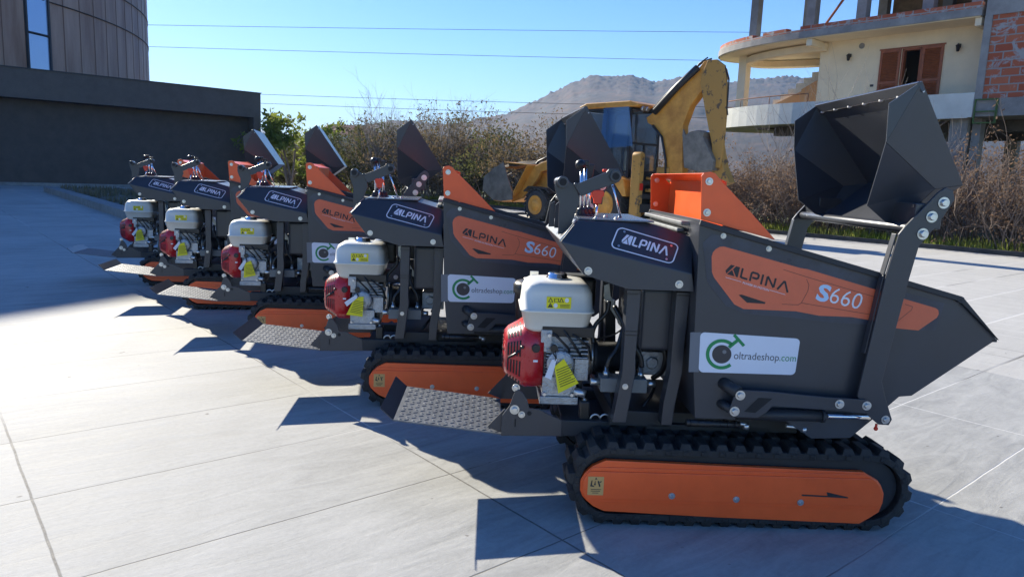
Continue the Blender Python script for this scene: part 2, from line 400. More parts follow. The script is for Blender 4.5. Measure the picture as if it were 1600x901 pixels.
    ex, ez = (xe0 + xe1) / 2 - .02, zeb + 0.16
    b.lathe([(0, 0.062), (0.05, 0.062), (0.055, 0.05), (0.06, 0.03)], (ex - .01, -0.15, ez - .01), (0, -1, 0), 28)
    for i in range(5): b.box2((ex + .03, -0.19 + .004 * i, ez + .015 + i * .018), (ex + .115, 0.1, ez + .022 + i * .018))
    b.box2((ex + .055, -.175, ez - .09), (ex + .12, .1, ez + .01))
    b.build('engine_block', alu, root, 0.003)
    b = MB()
    xr = L(927, 560, -.15)[0]; zc = L(950, 562, -.15)[1]
    b.lathe([(-0.10, 0.10), (-0.04, 0.115), (-0.035, 0.13), (-0.005, 0.13), (0, 0.12)], (xr - 0.02, 0.0, zc), (1, 0, 0), 36)
    for a in range(8):
        t = rad(a * 45 + 20); b.cyl((xr - 0.13, 0.118 * math.cos(t), zc + 0.118 * math.sin(t)), (xr - 0.01, 0.118 * math.cos(t), zc + 0.118 * math.sin(t)), 0.012, 8)
    b.build('crankcase_cover', alu2, root, 0.0015, 1)
    b = MB(); b.cyl((xe0 + 0.055, -0.19, ez + 0.06), (xe0 + 0.055, -0.205, ez + 0.06), 0.017); b.build('engine_button', black, root)
    b = MB(); b.cyl((xb1 - 0.02, -0.2, zeb + 0.03), (xb1 + 0.03, -0.215, zeb + 0.02), 0.018); b.build('drain_plug', alu2, root)
    for (qx, qz) in ((xe0 + .02, zeb + .012), (xb1 - .03, zeb + .012), (xe0 + .03, zeb + .28), (xe0 + .06, zeb + .15)):
        b = MB(); b.cyl((qx, -0.18, qz), (qx, -0.21, qz), 0.008, 6); b.build('engine_screw', alu2, root)
    b = MB()
    for k, (dx, dz) in enumerate(((0, 0), (0.05, 0.02), (0.09, -0.01))):
        b.tube([(xe0 + 0.03 + dx, -0.16, zeb + 0.30 + dz), (xe0 + 0.07 + dx, -0.20, zeb + 0.27), (xe0 + 0.12 + dx, -0.19, zeb + 0.22 - dz), (xe0 + 0.14 + dx, -0.15, zeb + 0.16)], 0.006, 8)
    b.box2((xe0 + .0, -0.18, zeb + 0.27), (xe1 + 0.0, 0.14, zeb + 0.315)); b.box2((xb1, -0.16, zeb + .0), (xb1 + .02, .1, zeb + 0.1))
    b.tube([(xe0 + .05, -.2, zeb + .2), (xe0 + .065, -.215, zeb + .18), (xe0 + .06, -.22, zeb + .13)], 0.0035, 6)
    b.build('cable_loom', black, root, 0.003)
    # red recoil shroud facing the platform
    xs = L(849, 560, -.19)[0]; zsh = (L(830, 512, -.19)[1] + L(830, 613, -.19)[1]) / 2 + 0.002
    RS = (L(830, 512, -.19)[1] - L(830, 613, -.19)[1]) / 2 + 0.006
    b = MB(); n = 40
    prof = [(0.0, 1.0), (0.075, 1.0), (0.095, 0.95), (0.115, 0.86), (0.155, 0.72), (0.172, 0.60), (0.178, 0.40), (0.178, 0.0001)]
    o0 = len(b.v)
    for h, r in prof:
        for k in range(n):
            t = 2 * math.pi * k / n; c_, s_ = math.cos(t), math.sin(t)
            q = (abs(c_) ** 3.2 + abs(s_) ** 3.2) ** (-1 / 3.2)
            b.v.append((xs - h, -0.015 + r * 0.178 * q * c_, zsh + r * RS * q * s_))
    for i in range(len(prof) - 1):
        for k in range(n):
            k2 = (k + 1) % n; b.f.append((i * n + k, i * n + k2, (i + 1) * n + k2, (i + 1) * n + k)); b.sm.append(True)
    b.f.append(tuple(range(n))); b.sm.append(False)
    sh = b.build('fan_shroud', red, root)
    b = MB()
    def shpt(h, th):                    # on the flared part of the shroud
        for i in range(len(prof) - 1):
            if prof[i][0] <= h <= prof[i + 1][0]:
                f = (h - prof[i][0]) / (prof[i + 1][0] - prof[i][0]); r = prof[i][1] + f * (prof[i + 1][1] - prof[i][1])
        c_, s_ = math.cos(th), math.sin(th); q = (abs(c_) ** 3.2 + abs(s_) ** 3.2) ** (-1 / 3.2)
        return Vector((xs - h, -0.015 + (r + .006) * 0.178 * q * c_, zsh + (r + .006) * RS * q * s_))
    for hs in (0.104, 0.117, 0.130, 0.143, 0.156):
        for (t0, t1) in ((148, 176), (184, 212), (120, 140), (222, 238), (100, 113), (247, 260)):
            vs = []
            for i in range(6):
                t = rad(t0 + (t1 - t0) * i / 5); vs += [shpt(hs - 0.0032, t), shpt(hs + 0.0032, t)]
            b.add(vs, [(2 * i, 2 * i + 1, 2 * i + 3, 2 * i + 2) for i in range(5)])
    for r_ in (0.2, 0.32, 0.44, 0.56):
        for a0 in range(0, 360, 40):
            b.box((xs - 0.1785, -0.015 + 0.17 * r_ * math.cos(rad(a0)), zsh + RS * r_ * math.sin(rad(a0))), (0.002, 0.02, 0.008))
    b.build('cooling_slot', dark, sh, fix=False)
    b = MB(); b.cyl((xs - 0.035, -0.188, zsh + 0.055), (xs - 0.035, -0.203, zsh + 0.055), 0.019, 20); b.build('engine_switch', black, sh, 0.002)
    b = MB(); b.box((xs - 0.035, -0.1945, zsh - 0.003), (0.020, 0.003, 0.009)); b.build('shroud_label', white, sh)
    b = MB(); b.tube([(xs - 0.10, -0.17, zsh + .04), (xs - 0.13, -0.18, zsh + .02), (xs - 0.155, -.16, zsh + .0)], 0.006)
    b.cyl((xs - 0.095, -0.195, zsh + 0.056), (xs - 0.1, -0.165, zsh + 0.056), 0.008, 8)
    b.build('recoil_starter', black, sh, 0.003)
    # fuel tank
    yT = -0.17
    x0, zb = L(817, 519, yT); x1, zt = L(926, 443, yT); _, zs = L(870, 486, yT); xa = L(814, 486, yT)[0]; xz = L(928.5, 486, yT)[0]
    def rr(b_, z, ins, y0=-0.195, y1=0.13, r=0.045):
        pts = rrect(xa + ins, y0 + ins, xz - ins, y1 - ins, r, 6); o = len(b_.v)
        for p in pts: b_.v.append((p[0], p[1], z))
        return len(pts)
    b = MB(); levels = [(zb, 0.05), (zb + 0.004, 0.034), (zb + 0.02, 0.020), (zs - 0.006, 0.004), (zs - 0.004, -0.003), (zs + 0.004, -0.003), (zs + 0.006, 0.004), (zt - 0.05, 0.010), (zt - 0.02, 0.022), (zt - 0.006, 0.040), (zt, 0.065)]
    for z, ins in levels: n = rr(b, z, ins)
    for i in range(len(levels) - 1):
        for k in range(n):
            k2 = (k + 1) % n; b.f.append((i * n + k, i * n + k2, (i + 1) * n + k2, (i + 1) * n + k)); b.sm.append(True)
    b.f.append(tuple(reversed(range(n)))); b.sm.append(True); b.f.append(tuple((len(levels) - 1) * n + k for k in range(n))); b.sm.append(True)
    tk = b.build('fuel_tank', tankw, root)
    b = MB(); xc_ = L(870, 440, -.03)[0]
    b.lathe([(0, 0.05), (0.004, 0.052), (0.006, 0.046), (0.02, 0.046), (0.026, 0.038)], (xc_, -0.03, zt), (0, 0, 1), 28)
    b.build('fuel_cap', chrome, tk)
    zq0 = L(875, 482, -.19)[1]; zq1 = L(875, 464, -.19)[1]; xq0 = L(854, 473, -.19)[0]; xq1 = L(892.5, 473, -.19)[0]
    b = MB(); b.box2((xq0, -0.1865, zq0), (xq1, -0.1905, zq1)); b.build('warning_label', yellow, tk)
    b = MB(); fn = lambda u, v: (xq0 + (xq1 - xq0) * u, -0.1913, zq0 + (zq1 - zq0) * v)
    for cx in (0.16, 0.60): b.ribbon([(cx - .08, .56), (cx + .08, .56), (cx, .9)], 0.035, fn, True)
    b.ribbon([(.32, .58), (.48, .58), (.48, .84), (.32, .84)], 0.03, fn, True); b.ribbon([(.08, .1), (.24, .1), (.16, .42)], 0.05, fn, True); b.fill([(.11, .14), (.21, .14), (.16, .3)], fn)
    for k in range(3): b.fill([(.55, .36 - k * .11), (.95, .36 - k * .11), (.95, .32 - k * .11), (.55, .32 - k * .11)], fn)
    b.build('label_pictogram', ink, tk, fix=False)
    b = MB()
    for cx, cy in ((.82, .74), (.37, .26)): b.fill(arc(cx, cy, .085, 0, 350, 10, .2), fn)
    b.build('label_disc', white, tk, fix=False)
    # air cleaner and silencer behind the tank
    ax_, az_ = L(833, 452, 0.17); b = MB()
    b.lathe([(-0.16, 0.06), (-0.15, 0.082), (-0.03, 0.086), (-0.02, 0.098), (0.018, 0.098), (0.035, 0.085), (0.045, 0.03)], (ax_, 0.14, az_ + 0.01), (0, 0, 1), 32)
    ac = b.build('air_cleaner', black, root)
    b = MB(); b.lathe([(0.046, 0.05), (0.050, 0.05), (0.052, 0.012), (0.066, 0.012)], (ax_, 0.14, az_ + 0.01), (0, 0, 1), 20); b.box((ax_, 0.14, az_ + 0.083), (0.04, 0.006, 0.022)); b.build('wing_nut', zinc, ac)
    mx, mz = L(925, 452, 0.05); b = MB(); b.box2((mx - 0.17, 0.11, mz - 0.10), (mx + 0.03, 0.24, mz + 0.045)); b.build('silencer', black, root, 0.02, 4)
    b = MB(); b.box2((mx - 0.12, 0.12, mz + 0.047), (mx + 0.02, 0.22, mz + 0.055)); b.build('heat_shield', zinc, root, 0.004)
    # tags hanging on the engine
    P = lambda px, py: (L(px, py, -.22)[0], L(px, py, -.22)[1])
    b = MB(); b.prism([P(*p) for p in ((866, 572), (881, 560), (904, 598), (872, 614))], -0.222, -0.2235)
    tg = b.build('yellow_tag', yellow, root)
    b = MB(); a_, b_, c_ = P(866, 572), P(881, 560), P(872, 614)
    A = Vector((a_[0], a_[1])); U = Vector(P(882, 566)) - Vector(P(868, 575)); V = Vector(P(872, 611)) - Vector(P(868, 575))
    base = Vector(P(866, 575)); U = Vector(P(885, 567)) - base; V = Vector(P(874, 608)) - base
    for k in range(8):
        q0 = base + V * (0.10 + k * 0.11) + U * 0.1; q1 = q0 + U * (1.25 - 0.25 * (k % 3 == 2)); dv = V * 0.045
        b.add([(q0.x, -0.2242, q0.y), (q1.x, -0.2242, q1.y), (q1.x + dv.x, -0.2242, q1.y + dv.y), (q0.x + dv.x, -0.2242, q0.y + dv.y)], [(0, 1, 2, 3)])
    b.build('tag_lines', mat('tag_ink', (0.20, 0.18, 0.01), 0.6), tg)
    b = MB(); b.prism([P(*p) for p in ((862, 561), (870, 560), (861, 592), (851, 588))], -0.226, -0.2275); b.build('paper_tag', sticker, root)
    b = MB(); b.tube([(*P(868, 548),)[:1] + (-.2,) + (P(868, 548)[1],), (P(869, 556)[0], -.225, P(869, 556)[1]), (P(867, 563)[0], -.228, P(867, 563)[1])], 0.002, 6); b.build('tag_cord', black, root)
    # pump bell housing, valve block, fittings, hoses
    b = MB(); zc = L(950, 562, -.1)[1]; xp0 = L(927, 560, -.1)[0]; xp1 = L(1000, 560, -.1)[0]
    b.lathe([(0, 0.085), (0.02, 0.085), (0.025, 0.07), (xp1 - xp0 - 0.03, 0.07), (xp1 - xp0, 0.055)], (xp0, -0.03, zc), (1, 0, 0), 32); b.build('pump_housing', paint2, root)
    b = MB(); b.lathe([(0, 0.088), (0.012, 0.088)], (xp0 - 0.012, -0.03, zc), (1, 0, 0), 32); b.build('pump_flange', zinc, root)
    b = MB(); b.box2((xp1 + .0, -0.12, zc - 0.06), (xp1 + 0.14, 0.08, zc + 0.05)); b.cyl((xp1 + .05, -0.12, zc), (xp1 + .05, -0.14, zc), 0.03, 6); b.build('gear_pump', alu, root, 0.005)
    yV = -0.28; x0, z0 = L(938, 612, yV); x1, z1 = L(1012, 593, yV)
    b = MB(); b.box2((x0, yV, z0), (x1, yV + 0.09, z1)); vb = b.build('valve_block', mat('grey_valve', (0.16, 0.17, 0.17), 0.5, 0, 0.1, 12), root, 0.003)
    for (pa, pb, r) in (((939, 600), (925, 600), 0.017), ((1012, 603), (1026, 603), 0.017)):
        a = L(*pa, yV); c = L(*pb, yV); b = MB(); b.lathe([(0, r), (abs(a[0] - c[0]), r), (abs(a[0] - c[0]) + .002, r * .8)], (a[0], yV + 0.04, a[1]), (1 if c[0] > a[0] else -1, 0, 0), 6); b.build('end_nut', zinc, vb)
    for px in (949, 1003):
        x, _ = L(px, 590, yV); b = MB(); b.lathe([(0, 0.015), (0.022, 0.015), (0.024, 0.010), (0.045, 0.010)], (x, yV + 0.035, z1), (0, 0, 1), 6); b.build('hose_fitting', zinc, vb)
    def hose(pts, r=0.011): 
        b = MB(); P_ = [(L(px, py, y)[0], y, L(px, py, y)[1]) for px, py, y in pts]
        Q = []
        for i in range(len(P_) - 1):
            p0 = Vector(P_[max(i - 1, 0)]); p1 = Vector(P_[i]); p2 = Vector(P_[i + 1]); p3 = Vector(P_[min(i + 2, len(P_) - 1)])
            for k in range(5):
                t = k / 5; Q.append(0.5 * ((2 * p1) + (-p0 + p2) * t + (2 * p0 - 5 * p1 + 4 * p2 - p3) * t * t + (-p0 + 3 * p1 - 3 * p2 + p3) * t ** 3))
        Q.append(Vector(P_[-1])); b.tube(Q, r, 10); return b.build('hydraulic_hose', black, root)
    hose([(949, 573, -.25), (953, 560, -.25), (964, 545, -.24), (972, 520, -.22), (974, 505, -.2), (960, 478, -.15)])
    hose([(1003, 573, -.25), (1001, 558, -.25), (992, 540, -.24), (985, 520, -.22), (985, 500, -.2)])
    hose([(927, 536, -.14), (926, 520, -.13), (932, 505, -.12), (948, 488, -.12), (952, 470, -.12)], 0.010)
    hose([(930, 530, -.1), (960, 522, -.15), (978, 508, -.2), (985, 500, -.22)], 0.004)
    hose([(955, 610, -.22), (958, 630, -.2), (955, 660, -.18)], 0.010)
    hose([(1020, 590, -.1), (1034, 580, -.15), (1040, 560, -.18), (1038, 545, -.18)], 0.012)
    hose([(985, 655, -.2), (1000, 640, -.22), (1015, 620, -.2), (1022, 605, -.15)], 0.008)
    b = MB()
    for px in (930, 945):
        x, z = L(px, 655, -.24); b.tube([(x + 0.022 * math.cos(rad(a)), -.24, z + 0.024 * math.sin(rad(a))) for a in range(0, 181, 20)], 0.005, 8)
    b.build('lifting_loop', zinc, root)
    b = MB(); x, z = L(912, 650, -.22); b.box2((x - .022, -0.245, z - .01), (x + .022, -0.19, z + 0.075)); b.build('engine_mount', black, root, 0.006)
    bolt(root, 'bolt', x, -0.218, z + 0.075, 0.009, ax=(0, 0, 1))
    # grey stay plate seen behind the tank
    b = MB(); b.prism([(L(px, py, 0.0)[0], L(px, py, 0.0)[1]) for px, py in ((944, 446), (952, 443), (954, 462), (976, 500), (976, 512), (969, 508), (944, 466))], 0.0, 0.01); b.build('stay_plate', galv, root)
    b = MB(); b.prism([(L(px, py, .2)[0], L(px, py, .2)[1]) for px, py in ((946, 470), (962, 470), (962, 660), (944, 660))], 0.20, 0.26); b.build('rear_post', paint2, root, 0.003)
    # ---- posts
    for y0, y1 in ((-0.365, -0.295), (0.30, 0.365)):
        p1 = [(980.6, 452), (1002, 453), (993, 560), (993, 582), (978, 660), (957, 660), (972.5, 582), (974, 560)]
        b = MB(); b.prism(LL(p1, -.365), y0, y1); b.build('post', paint, root, 0.003)
        p2 = [(1057.5, 456), (1078.5, 457), (1069, 545), (1066, 582), (1055, 631), (1050, 664), (1033, 664), (1036.6, 631), (1047, 582), (1050, 545)]
        b = MB(); b.prism(LL(p2, -.365), y0, y1); b.build('post', paint, root, 0.003)
    b = MB()
    for (pa, pb) in (((980, 459), (1002, 460)), ((976.5, 517), (997.5, 518)), ((976, 523), (997, 524)), ((1057, 461), (1078, 462))):
        b = MB(); a = L(*pa, -.365); c = L(*pb, -.365); b.box2((a[0] - .001, -0.368, min(a[1], c[1]) - .0015), (c[0] + .001, -0.30, max(a[1], c[1]) + .0015)); b.build('cable_tie', black, root)
    x, z = L(977, 604, -.37); bolt(root, 'bolt', x, -.366, z, 0.010)
    b = MB(); b.prism(LL([(955, 640), (1050, 645), (1046, 668), (952, 664)], -.3), -0.30, 0.28); b.build('cross_member', paint2, root, 0.004)
    # oil tank
    a = L(998, 548, -.29); c = L(1062, 452, -.29)
    b = MB(); b.box2((a[0], -0.285, a[1]), (c[0] + 0.02, 0.28, c[1])); b.build('oil_tank', paint, root, 0.02, 4)
    # ---- hood with name badge
    yl, yt = -0.427, -0.355
    lower = [(876, 377), (1082, 428), (1085.5, 455.5), (1052, 454), (982, 451.5), (912, 429)]
    top = [(902, 344.5), (1013, 348), (1082, 370)]
    lo = LL(lower, yl); tp = LL(top, yt)
    b = MB(); th = 0.004
    nlo = [(p[0], yl, p[1]) for p in lo]; ntp = [(p[0], yt, p[1]) for p in tp]
    _A, _B, _D = Vector(nlo[0]), Vector(nlo[1]), Vector(ntp[0]); _n = (_B - _A).cross(_D - _A).normalized()
    ntp = [tuple(P3(px, py, _A, _n)) for px, py in top]; ntp[1] = (ntp[1][0], ntp[1][1], ntp[1][2]); tp = [(p[0], p[2]) for p in ntp]
    mir = lambda pts, d=0: [(p[0], -p[1] - d, p[2]) for p in pts]
    upn = [nlo[0], nlo[1], ntp[2], ntp[1], ntp[0]]
    b.add(nlo, [(0, 1, 2, 3, 4, 5)]); b.add(upn, [(0, 4, 3, 2, 1)])
    fl, fu = mir(nlo), mir(upn); b.add(fl, [(5, 4, 3, 2, 1, 0)]); b.add(fu, [(1, 2, 3, 4, 0)])
    t0, t1, t2 = ntp; m0, m1, m2 = mir(ntp)
    b.add([t0, t1, m1, m0], [(0, 1, 2, 3)]); b.add([t1, t2, m2, m1], [(0, 1, 2, 3)])
    b.add([nlo[0], t0, m0, fl[0]], [(0, 1, 2, 3)]); b.add([nlo[0], fl[0], fl[5], nlo[5]], [(0, 1, 2, 3)])
    b.add([nlo[1], nlo[2], fl[2], fl[1]], [(0, 1, 2, 3)]); b.add([t2, nlo[1], fl[1], m2], [(0, 1, 2, 3)])
    o = b.build('hood', paint, root, 0, fix=False); hood = o
    bb = bmesh.new(); bb.from_mesh(o.data); bmesh.ops.remove_doubles(bb, verts=bb.verts, dist=0.0005); bmesh.ops.recalc_face_normals(bb, faces=bb.faces); bb.to_mesh(o.data); bb.free()
    md = o.modifiers.new('bevel', 'BEVEL'); md.width = 0.004; md.segments = 2; md.limit_method = 'ANGLE'; md.angle_limit = rad(12)
    b = MB(); q = [(876, 377), (902, 344.5)]
    e0 = Vector((lo[0][0] - .004, yl - .002, lo[0][1])); e1 = Vector((tp[0][0] - .004, yt - .002, tp[0][1] + .002)); b.tube([e0, e1], 0.0035, 6); b.build('edge_trim', galv, hood)
    for px, py in ((919, 423), (1061, 444)):
        x, z = L(px, py, yl); bolt(hood, 'bolt', x, yl - .001, z, 0.013)
    # slanting badge plane
    A, B_, D = Vector(nlo[0]), Vector(nlo[1]), Vector(t0); nrm = (B_ - A).cross(D - A).normalized()
    if nrm.y > 0: nrm = -nrm
    P0b = A + nrm * 0.0022
    cs = [P3(px, py, P0b, nrm) for px, py in ((952.5, 386.5), (1051, 413.5), (1062, 382.5), (966, 353.5))]
    def bf(u, v, lift=0.0): 
        return tuple((cs[0] * (1 - u) + cs[1] * u) * (1 - v) + (cs[3] * (1 - u) + cs[2] * u) * v + nrm * lift)
    b = MB(); b.ribbon([(x / 100, z / 32) for x, z in rrect(1.5, 1.5, 98.5, 30.5, 5, 4)], 1, lambda u, v: bf(u, v, 0.001), True) if 0 else None
    bw, bh = (cs[1] - cs[0]).length, (cs[3] - cs[0]).length
    fnb = lambda x, z: bf(x / bw, z / bh, 0.001)
    b.ribbon(rrect(0.003, 0.003, bw - 0.003, bh - 0.003, 0.022, 5), 0.0055, fnb, True)
    fr = b.build('badge_frame', white, hood, fix=False)
    b = MB(); logo(b, lambda x, z: fnb(x + bw * 0.13, z + bh * 0.33), bh * 0.42, bw * 0.74, 0.17); b.build('badge_letters', white, hood, fix=False)
    b = MB()
    for u, v in ((.12, .84), (.88, .84), (.12, .17), (.88, .17)):
        b.lathe([(0, .005), (.002, .005)], bf(u, v, 0), tuple(nrm), 10)
    b.build('rivet', zinc, hood)
    # control panel on the hood, levers
    zt_ = tp[0][1]
    b = MB(); xa_, xb_ = tp[0][0] + 0.01, tp[1][0] + 0.02
    b.box2((xa_, -0.33, zt_ + 0.002), (xb_, 0.26, zt_ + 0.008)); b.build('control_panel', mat('grey_panel', (0.10, 0.115, 0.135), 0.22, 0.0, 0.05, 6, coat=0.3), hood, 0.002)
    for (px, py) in ((931, 342), (966, 341), (958, 338), (978, 339)):
        x, z = L(px, py, -.30); bolt(hood, 'screw', x, -.30 + (342 - py) * .05, zt_ + .008, 0.008, ax=(0, 0, 1))
    yL = -0.29
    post = [(869, 281), (867, 292), (869, 303), (874, 317), (872, 366), (888, 364), (900, 330), (906, 317), (905, 306), (900, 291), (889, 283)]
    b = MB(); b.prism(LL(post, yL), yL, yL + 0.012)
    arm_ = [(897, 289), (920, 280), (947, 269), (951, 264), (966, 264), (971, 275), (967, 284), (957, 288), (930, 298), (908, 307), (903, 300)]
    b.prism(LL(arm_, yL - .004), yL - 0.014, yL - 0.002)
    for px, py in ((879.5, 284.4), (961.8, 275.5)):
        x, z = L(px, py, yL - .02); b.lathe([(0, 0.024), (0.045, 0.024)], (x, yL + 0.015, z), (0, -1, 0), 24)
    x, z = L(879.5, 284.4, yL); b.cyl((x, yL, z), (x - .01, yL + 0.10, z), 0.020)
    x, z = L(899, 288, yL); b.cyl((x, yL, z), (x, yL - .02, z), 0.008, 10)
    lv = b.build('lever_guard', paint, root, 0.002)
    b = MB()
    for px, py in ((879.5, 284.4), (961.8, 275.5)):
        b = MB(); x, z = L(px, py, yL - .02); b.cyl((x, yL - 0.0305, z), (x, yL - 0.0315, z), 0.015, 20); b.build('pivot_bore', dark, lv)
    for pts in (((857, 354), (860, 318), (867, 314), (866, 354)), ((866, 356), (868, 320), (875, 314), (876, 356))):
        b = MB(); b.prism(LL(pts, -.1), -0.1, -0.094); b.build('support_plate', paint, root)
    x0, z0 = L(957, 289, yL); x1, z1 = L(970, 340, yL + .03); b = MB(); b.cyl((x0, yL, z0), (x1, yL + .03, z1), 0.0045, 8); b.build('lever_rod', chrome, root)
    def lever(px0, px1, ptop, pbot, y, r): x, z = L(px1, pbot, y); x2, z2 = L(px0, ptop, y); return (x, y, z), (x2, y, z2)
    for k, (pt, pb_, kx) in enumerate(((909, 908, 0), (915, 914, 0), (921, 920, 1))):
        y = -0.10 + k * 0.03; a, c = lever(pt, pb_, 262 if not kx else 276, 338, y, 0)
        b = MB(); b.cyl(a, c, 0.008, 12); o = b.build('control_lever', chrome, root)
        b = MB()
        if k == 0: b.ball((c[0] - .006, c[1], c[2] + .012), 0.024); 
        elif k == 1: b.box2((c[0] - .018, c[1] - .016, c[2] + .004), (c[0] + .014, c[1] + .016, c[2] + .032))
        else: b.prism([(c[0] - .014, c[2] - .02), (c[0] + .012, c[2] - .02), (c[0] + .022, c[2] + .055), (c[0] - .014, c[2] + .055)], y - .01, y + .012)
        b.build('knob', black, o, 0.004)
        b = MB(); b.lathe([(0, .038), (.008, .036), (.012, .026), (.018, .03), (.024, .02), (.03, .024), (.04, .010)], (a[0], y, zt_ + .005), (0, 0, 1), 20); b.build('gaiter', black, o)
    y = -0.30; a = L(931, 346, y); c = L(933, 318, y)
    b = MB(); b.cyl((a[0], y, a[1]), (c[0], y, c[1]), 0.0055, 10); o = b.build('throttle_lever', chrome, root)
    b = MB(); b.prism(LL([(925, 308), (924, 300), (928, 297), (941, 297), (944, 301), (943, 306), (940, 309), (939, 318), (928, 318), (927, 309)], y), y - .014, y + .014); b.build('red_handle', redp, o, 0.004, 3)
    b = MB(); x, z = L(945, 268, -.2); b.box2((x - .010, -.22, z - .002), (x + .010, -.19, z + .010)); b.build('red_button', redp, root, 0.004)
    # ---- hopper
    yh = 0.46
    hp = [(1094, 343), (1501, 462.5), (1557, 530), (1550, 535), (1424.5, 618), (1405, 619.5), (1372, 648), (1328, 684), (1268, 685), (1228, 658), (1086, 653), (1083, 560)]
    H_ = LL(hp, -yh)
    b = MB(); t = 0.006
    cxm = sum(p[0] for p in H_) / len(H_)
    for sg in (-1, 1):
        b.prism(H_, yh * sg, (yh - t) * sg)
    for i in range(2, len(H_)):          # floor and rear sheet; open top
        p, q = Vector((H_[i][0], 0, H_[i][1])), Vector((H_[(i + 1) % len(H_)][0], 0, H_[(i + 1) % len(H_)][1]))
        d = (q - p).normalized(); nn = Vector((d.z, 0, -d.x)) * t
        ctr = Vector((cxm, 0, 0.75))
        if (ctr - p).dot(nn) < 0: nn = -nn
        yy = yh - t
        b.add([(p.x, -yy, p.z), (q.x, -yy, q.z), (q.x, yy, q.z), (p.x, yy, p.z), (p.x + nn.x, -yy, p.z + nn.z), (q.x + nn.x, -yy, q.z + nn.z), (q.x + nn.x, yy, q.z + nn.z), (p.x + nn.x, yy, p.z + nn.z)],
              [(0, 1, 2, 3), (7, 6, 5, 4), (0, 4, 5, 1), (1, 5, 6, 2), (2, 6, 7, 3), (3, 7, 4, 0)])
    hop = b.build('hopper', paint, root, 0.002)
    b = MB(); r0, r1, r2 = H_[0], H_[1], H_[2]
    d1 = (Vector(r1) - Vector(r0)).normalized(); n1 = Vector((-d1.y, d1.x)) * -1
    for sg in (-1, 1):
        dn = 0.030
        for a, c in ((r0, r1), (r1, r2)):
            d = (Vector(c) - Vector(a)).normalized(); n_ = Vector((d.y, -d.x)); 
            if n_.y > 0: n_ = -n_
            a2 = Vector(a) + n_ * 0.022; c2 = Vector(c) + n_ * (0.022 if a is r0 else 0.0)
            if a is r1: a2 = Vector(a) + n_ * 0.022
            b.prism([tuple(a), tuple(c), tuple(c2), tuple(a2)], (yh + 0.001) * sg, (yh + 0.016) * sg)
        b.prism([(r1[0] - .012, r1[1] + .003), (r1[0] + .008, r1[1] - .004), (r1[0] - .004, r1[1] - .028), (r1[0] - .018, r1[1] - .022)], (yh + 0.0012) * sg, (yh + 0.0155) * sg)
    b.box2((r2[0] - .02, -yh, r2[1] - .012), (r2[0] + .004, yh, r2[1]))
    b.build('rim', paint2, hop, 0.002)
    for px, py in ((1130, 368.5), (1201, 388.5)):
        x, z = L(px, py, -yh); bolt(hop, 'bolt', x, -yh - .0015, z, 0.009)
    # printed decal
    Y_ = -(yh + 0.0022)
    film = [(1098, 380), (1112, 366), (1160, 372), (1376, 438), (1378, 508), (1300, 504), (1245, 497), (1165, 490), (1135, 478), (1105, 440)]
    b = MB(); b.prism(LL(film, Y_), -(yh + .0006), -(yh + .0014)); b.prism(LL([(1412, 456), (1476, 474), (1462, 516), (1398, 514)], Y_), -(yh + .0006), -(yh + .0014)); b.build('decal_film', decal_film, root)
    dec = [(1112, 401), (1114, 394), (1118.5, 389), (1125, 385.5), (1131, 385), (1250.5, 418.6), (1262, 420.5), (1377.6, 455), (1412, 466.5), (1462, 481), (1466, 484), (1467, 490), (1464, 496), (1435, 516), (1401, 512.7), (1366, 501), (1330, 495), (1280, 493), (1243, 486), (1161.7, 482.5), (1147.5, 475.4), (1115.5, 433), (1112.5, 425)]
    b = MB(); b.prism(LL(dec, Y_), -(yh + .0016), Y_); dc = b.build('orange_decal', decal_o, root)
    pl = lambda px, py, e=0.0006: (L(px, py, Y_)[0], Y_ - e, L(px, py, Y_)[1])
    lines = [[(1224, 421), (1262, 433), (1378, 467)], [(1252, 473), (1374, 493.5)], [(1222, 475), (1247, 476), (1252, 473), (1262, 455), (1264, 445), (1260, 436)], [(1414, 475), (1426, 479), (1424, 484), (1402, 502)]]
    b = MB()
    for ln_ in lines:
        P_ = [pl(*p) for p in ln_]; b.ribbon([(p[0], p[2]) for p in P_], 0.0015, lambda u, v: (u, Y_ - .0006, v))
    b.build('decal_line', ink, dc, fix=False)
    def lay(pa, pb, ph, y_):           # baseline from pa to pb, cap height towards ph
        a = Vector(L(*pa, y_)); c = Vector(L(*pb, y_)); h_ = Vector(L(*ph, y_)) - a
        u = (c - a).normalized(); return a, u, h_, (c - a).length
    a, u, h_, W = lay((1132.5, 427), (1231, 457), (1134.5, 409.5), Y_)
    vv = h_ - u * h_.dot(u) * 0.55; hl = vv.length; vv = vv / hl
    b = MB(); logo(b, lambda x, z: (a.x + u.x * x + vv.x * z, Y_ - .0008, a.y + u.y * x + vv.y * z), hl * 0.92, W, 0.20); b.build('decal_name', ink, dc, fix=False)
    b = MB()
    for p, q in (((1133.6, 433), (1158, 440)), ((1203, 453), (1226.8, 460))):
        P_, Q_ = pl(*p), pl(*q); b.ribbon([(P_[0], P_[2]), (Q_[0], Q_[2])], 0.0014, lambda u_, v_: (u_, Y_ - .0008, v_))
    b.build('decal_rule', white, dc, fix=False)
    a2, u2, _, W2 = lay((1160, 443), (1201, 455), (1160, 438), Y_); v2 = Vector((-u2.y, u2.x))
    text_mb('POWER IN MOTION', 0.0125, lambda x, z: (a2.x + u2.x * x + v2.x * z, Y_ - .0008, a2.y + u2.y * x + v2.y * z), 0, W2).build('decal_motto', white, dc, fix=False)
    b = MB(); b.add([pl(*p) for p in ((1154, 460.6), (1159, 460), (1196, 472), (1195, 474.5), (1167, 472.5))], [(0, 1, 2, 3, 4)]); b.build('decal_chip', ink, dc, fix=False)
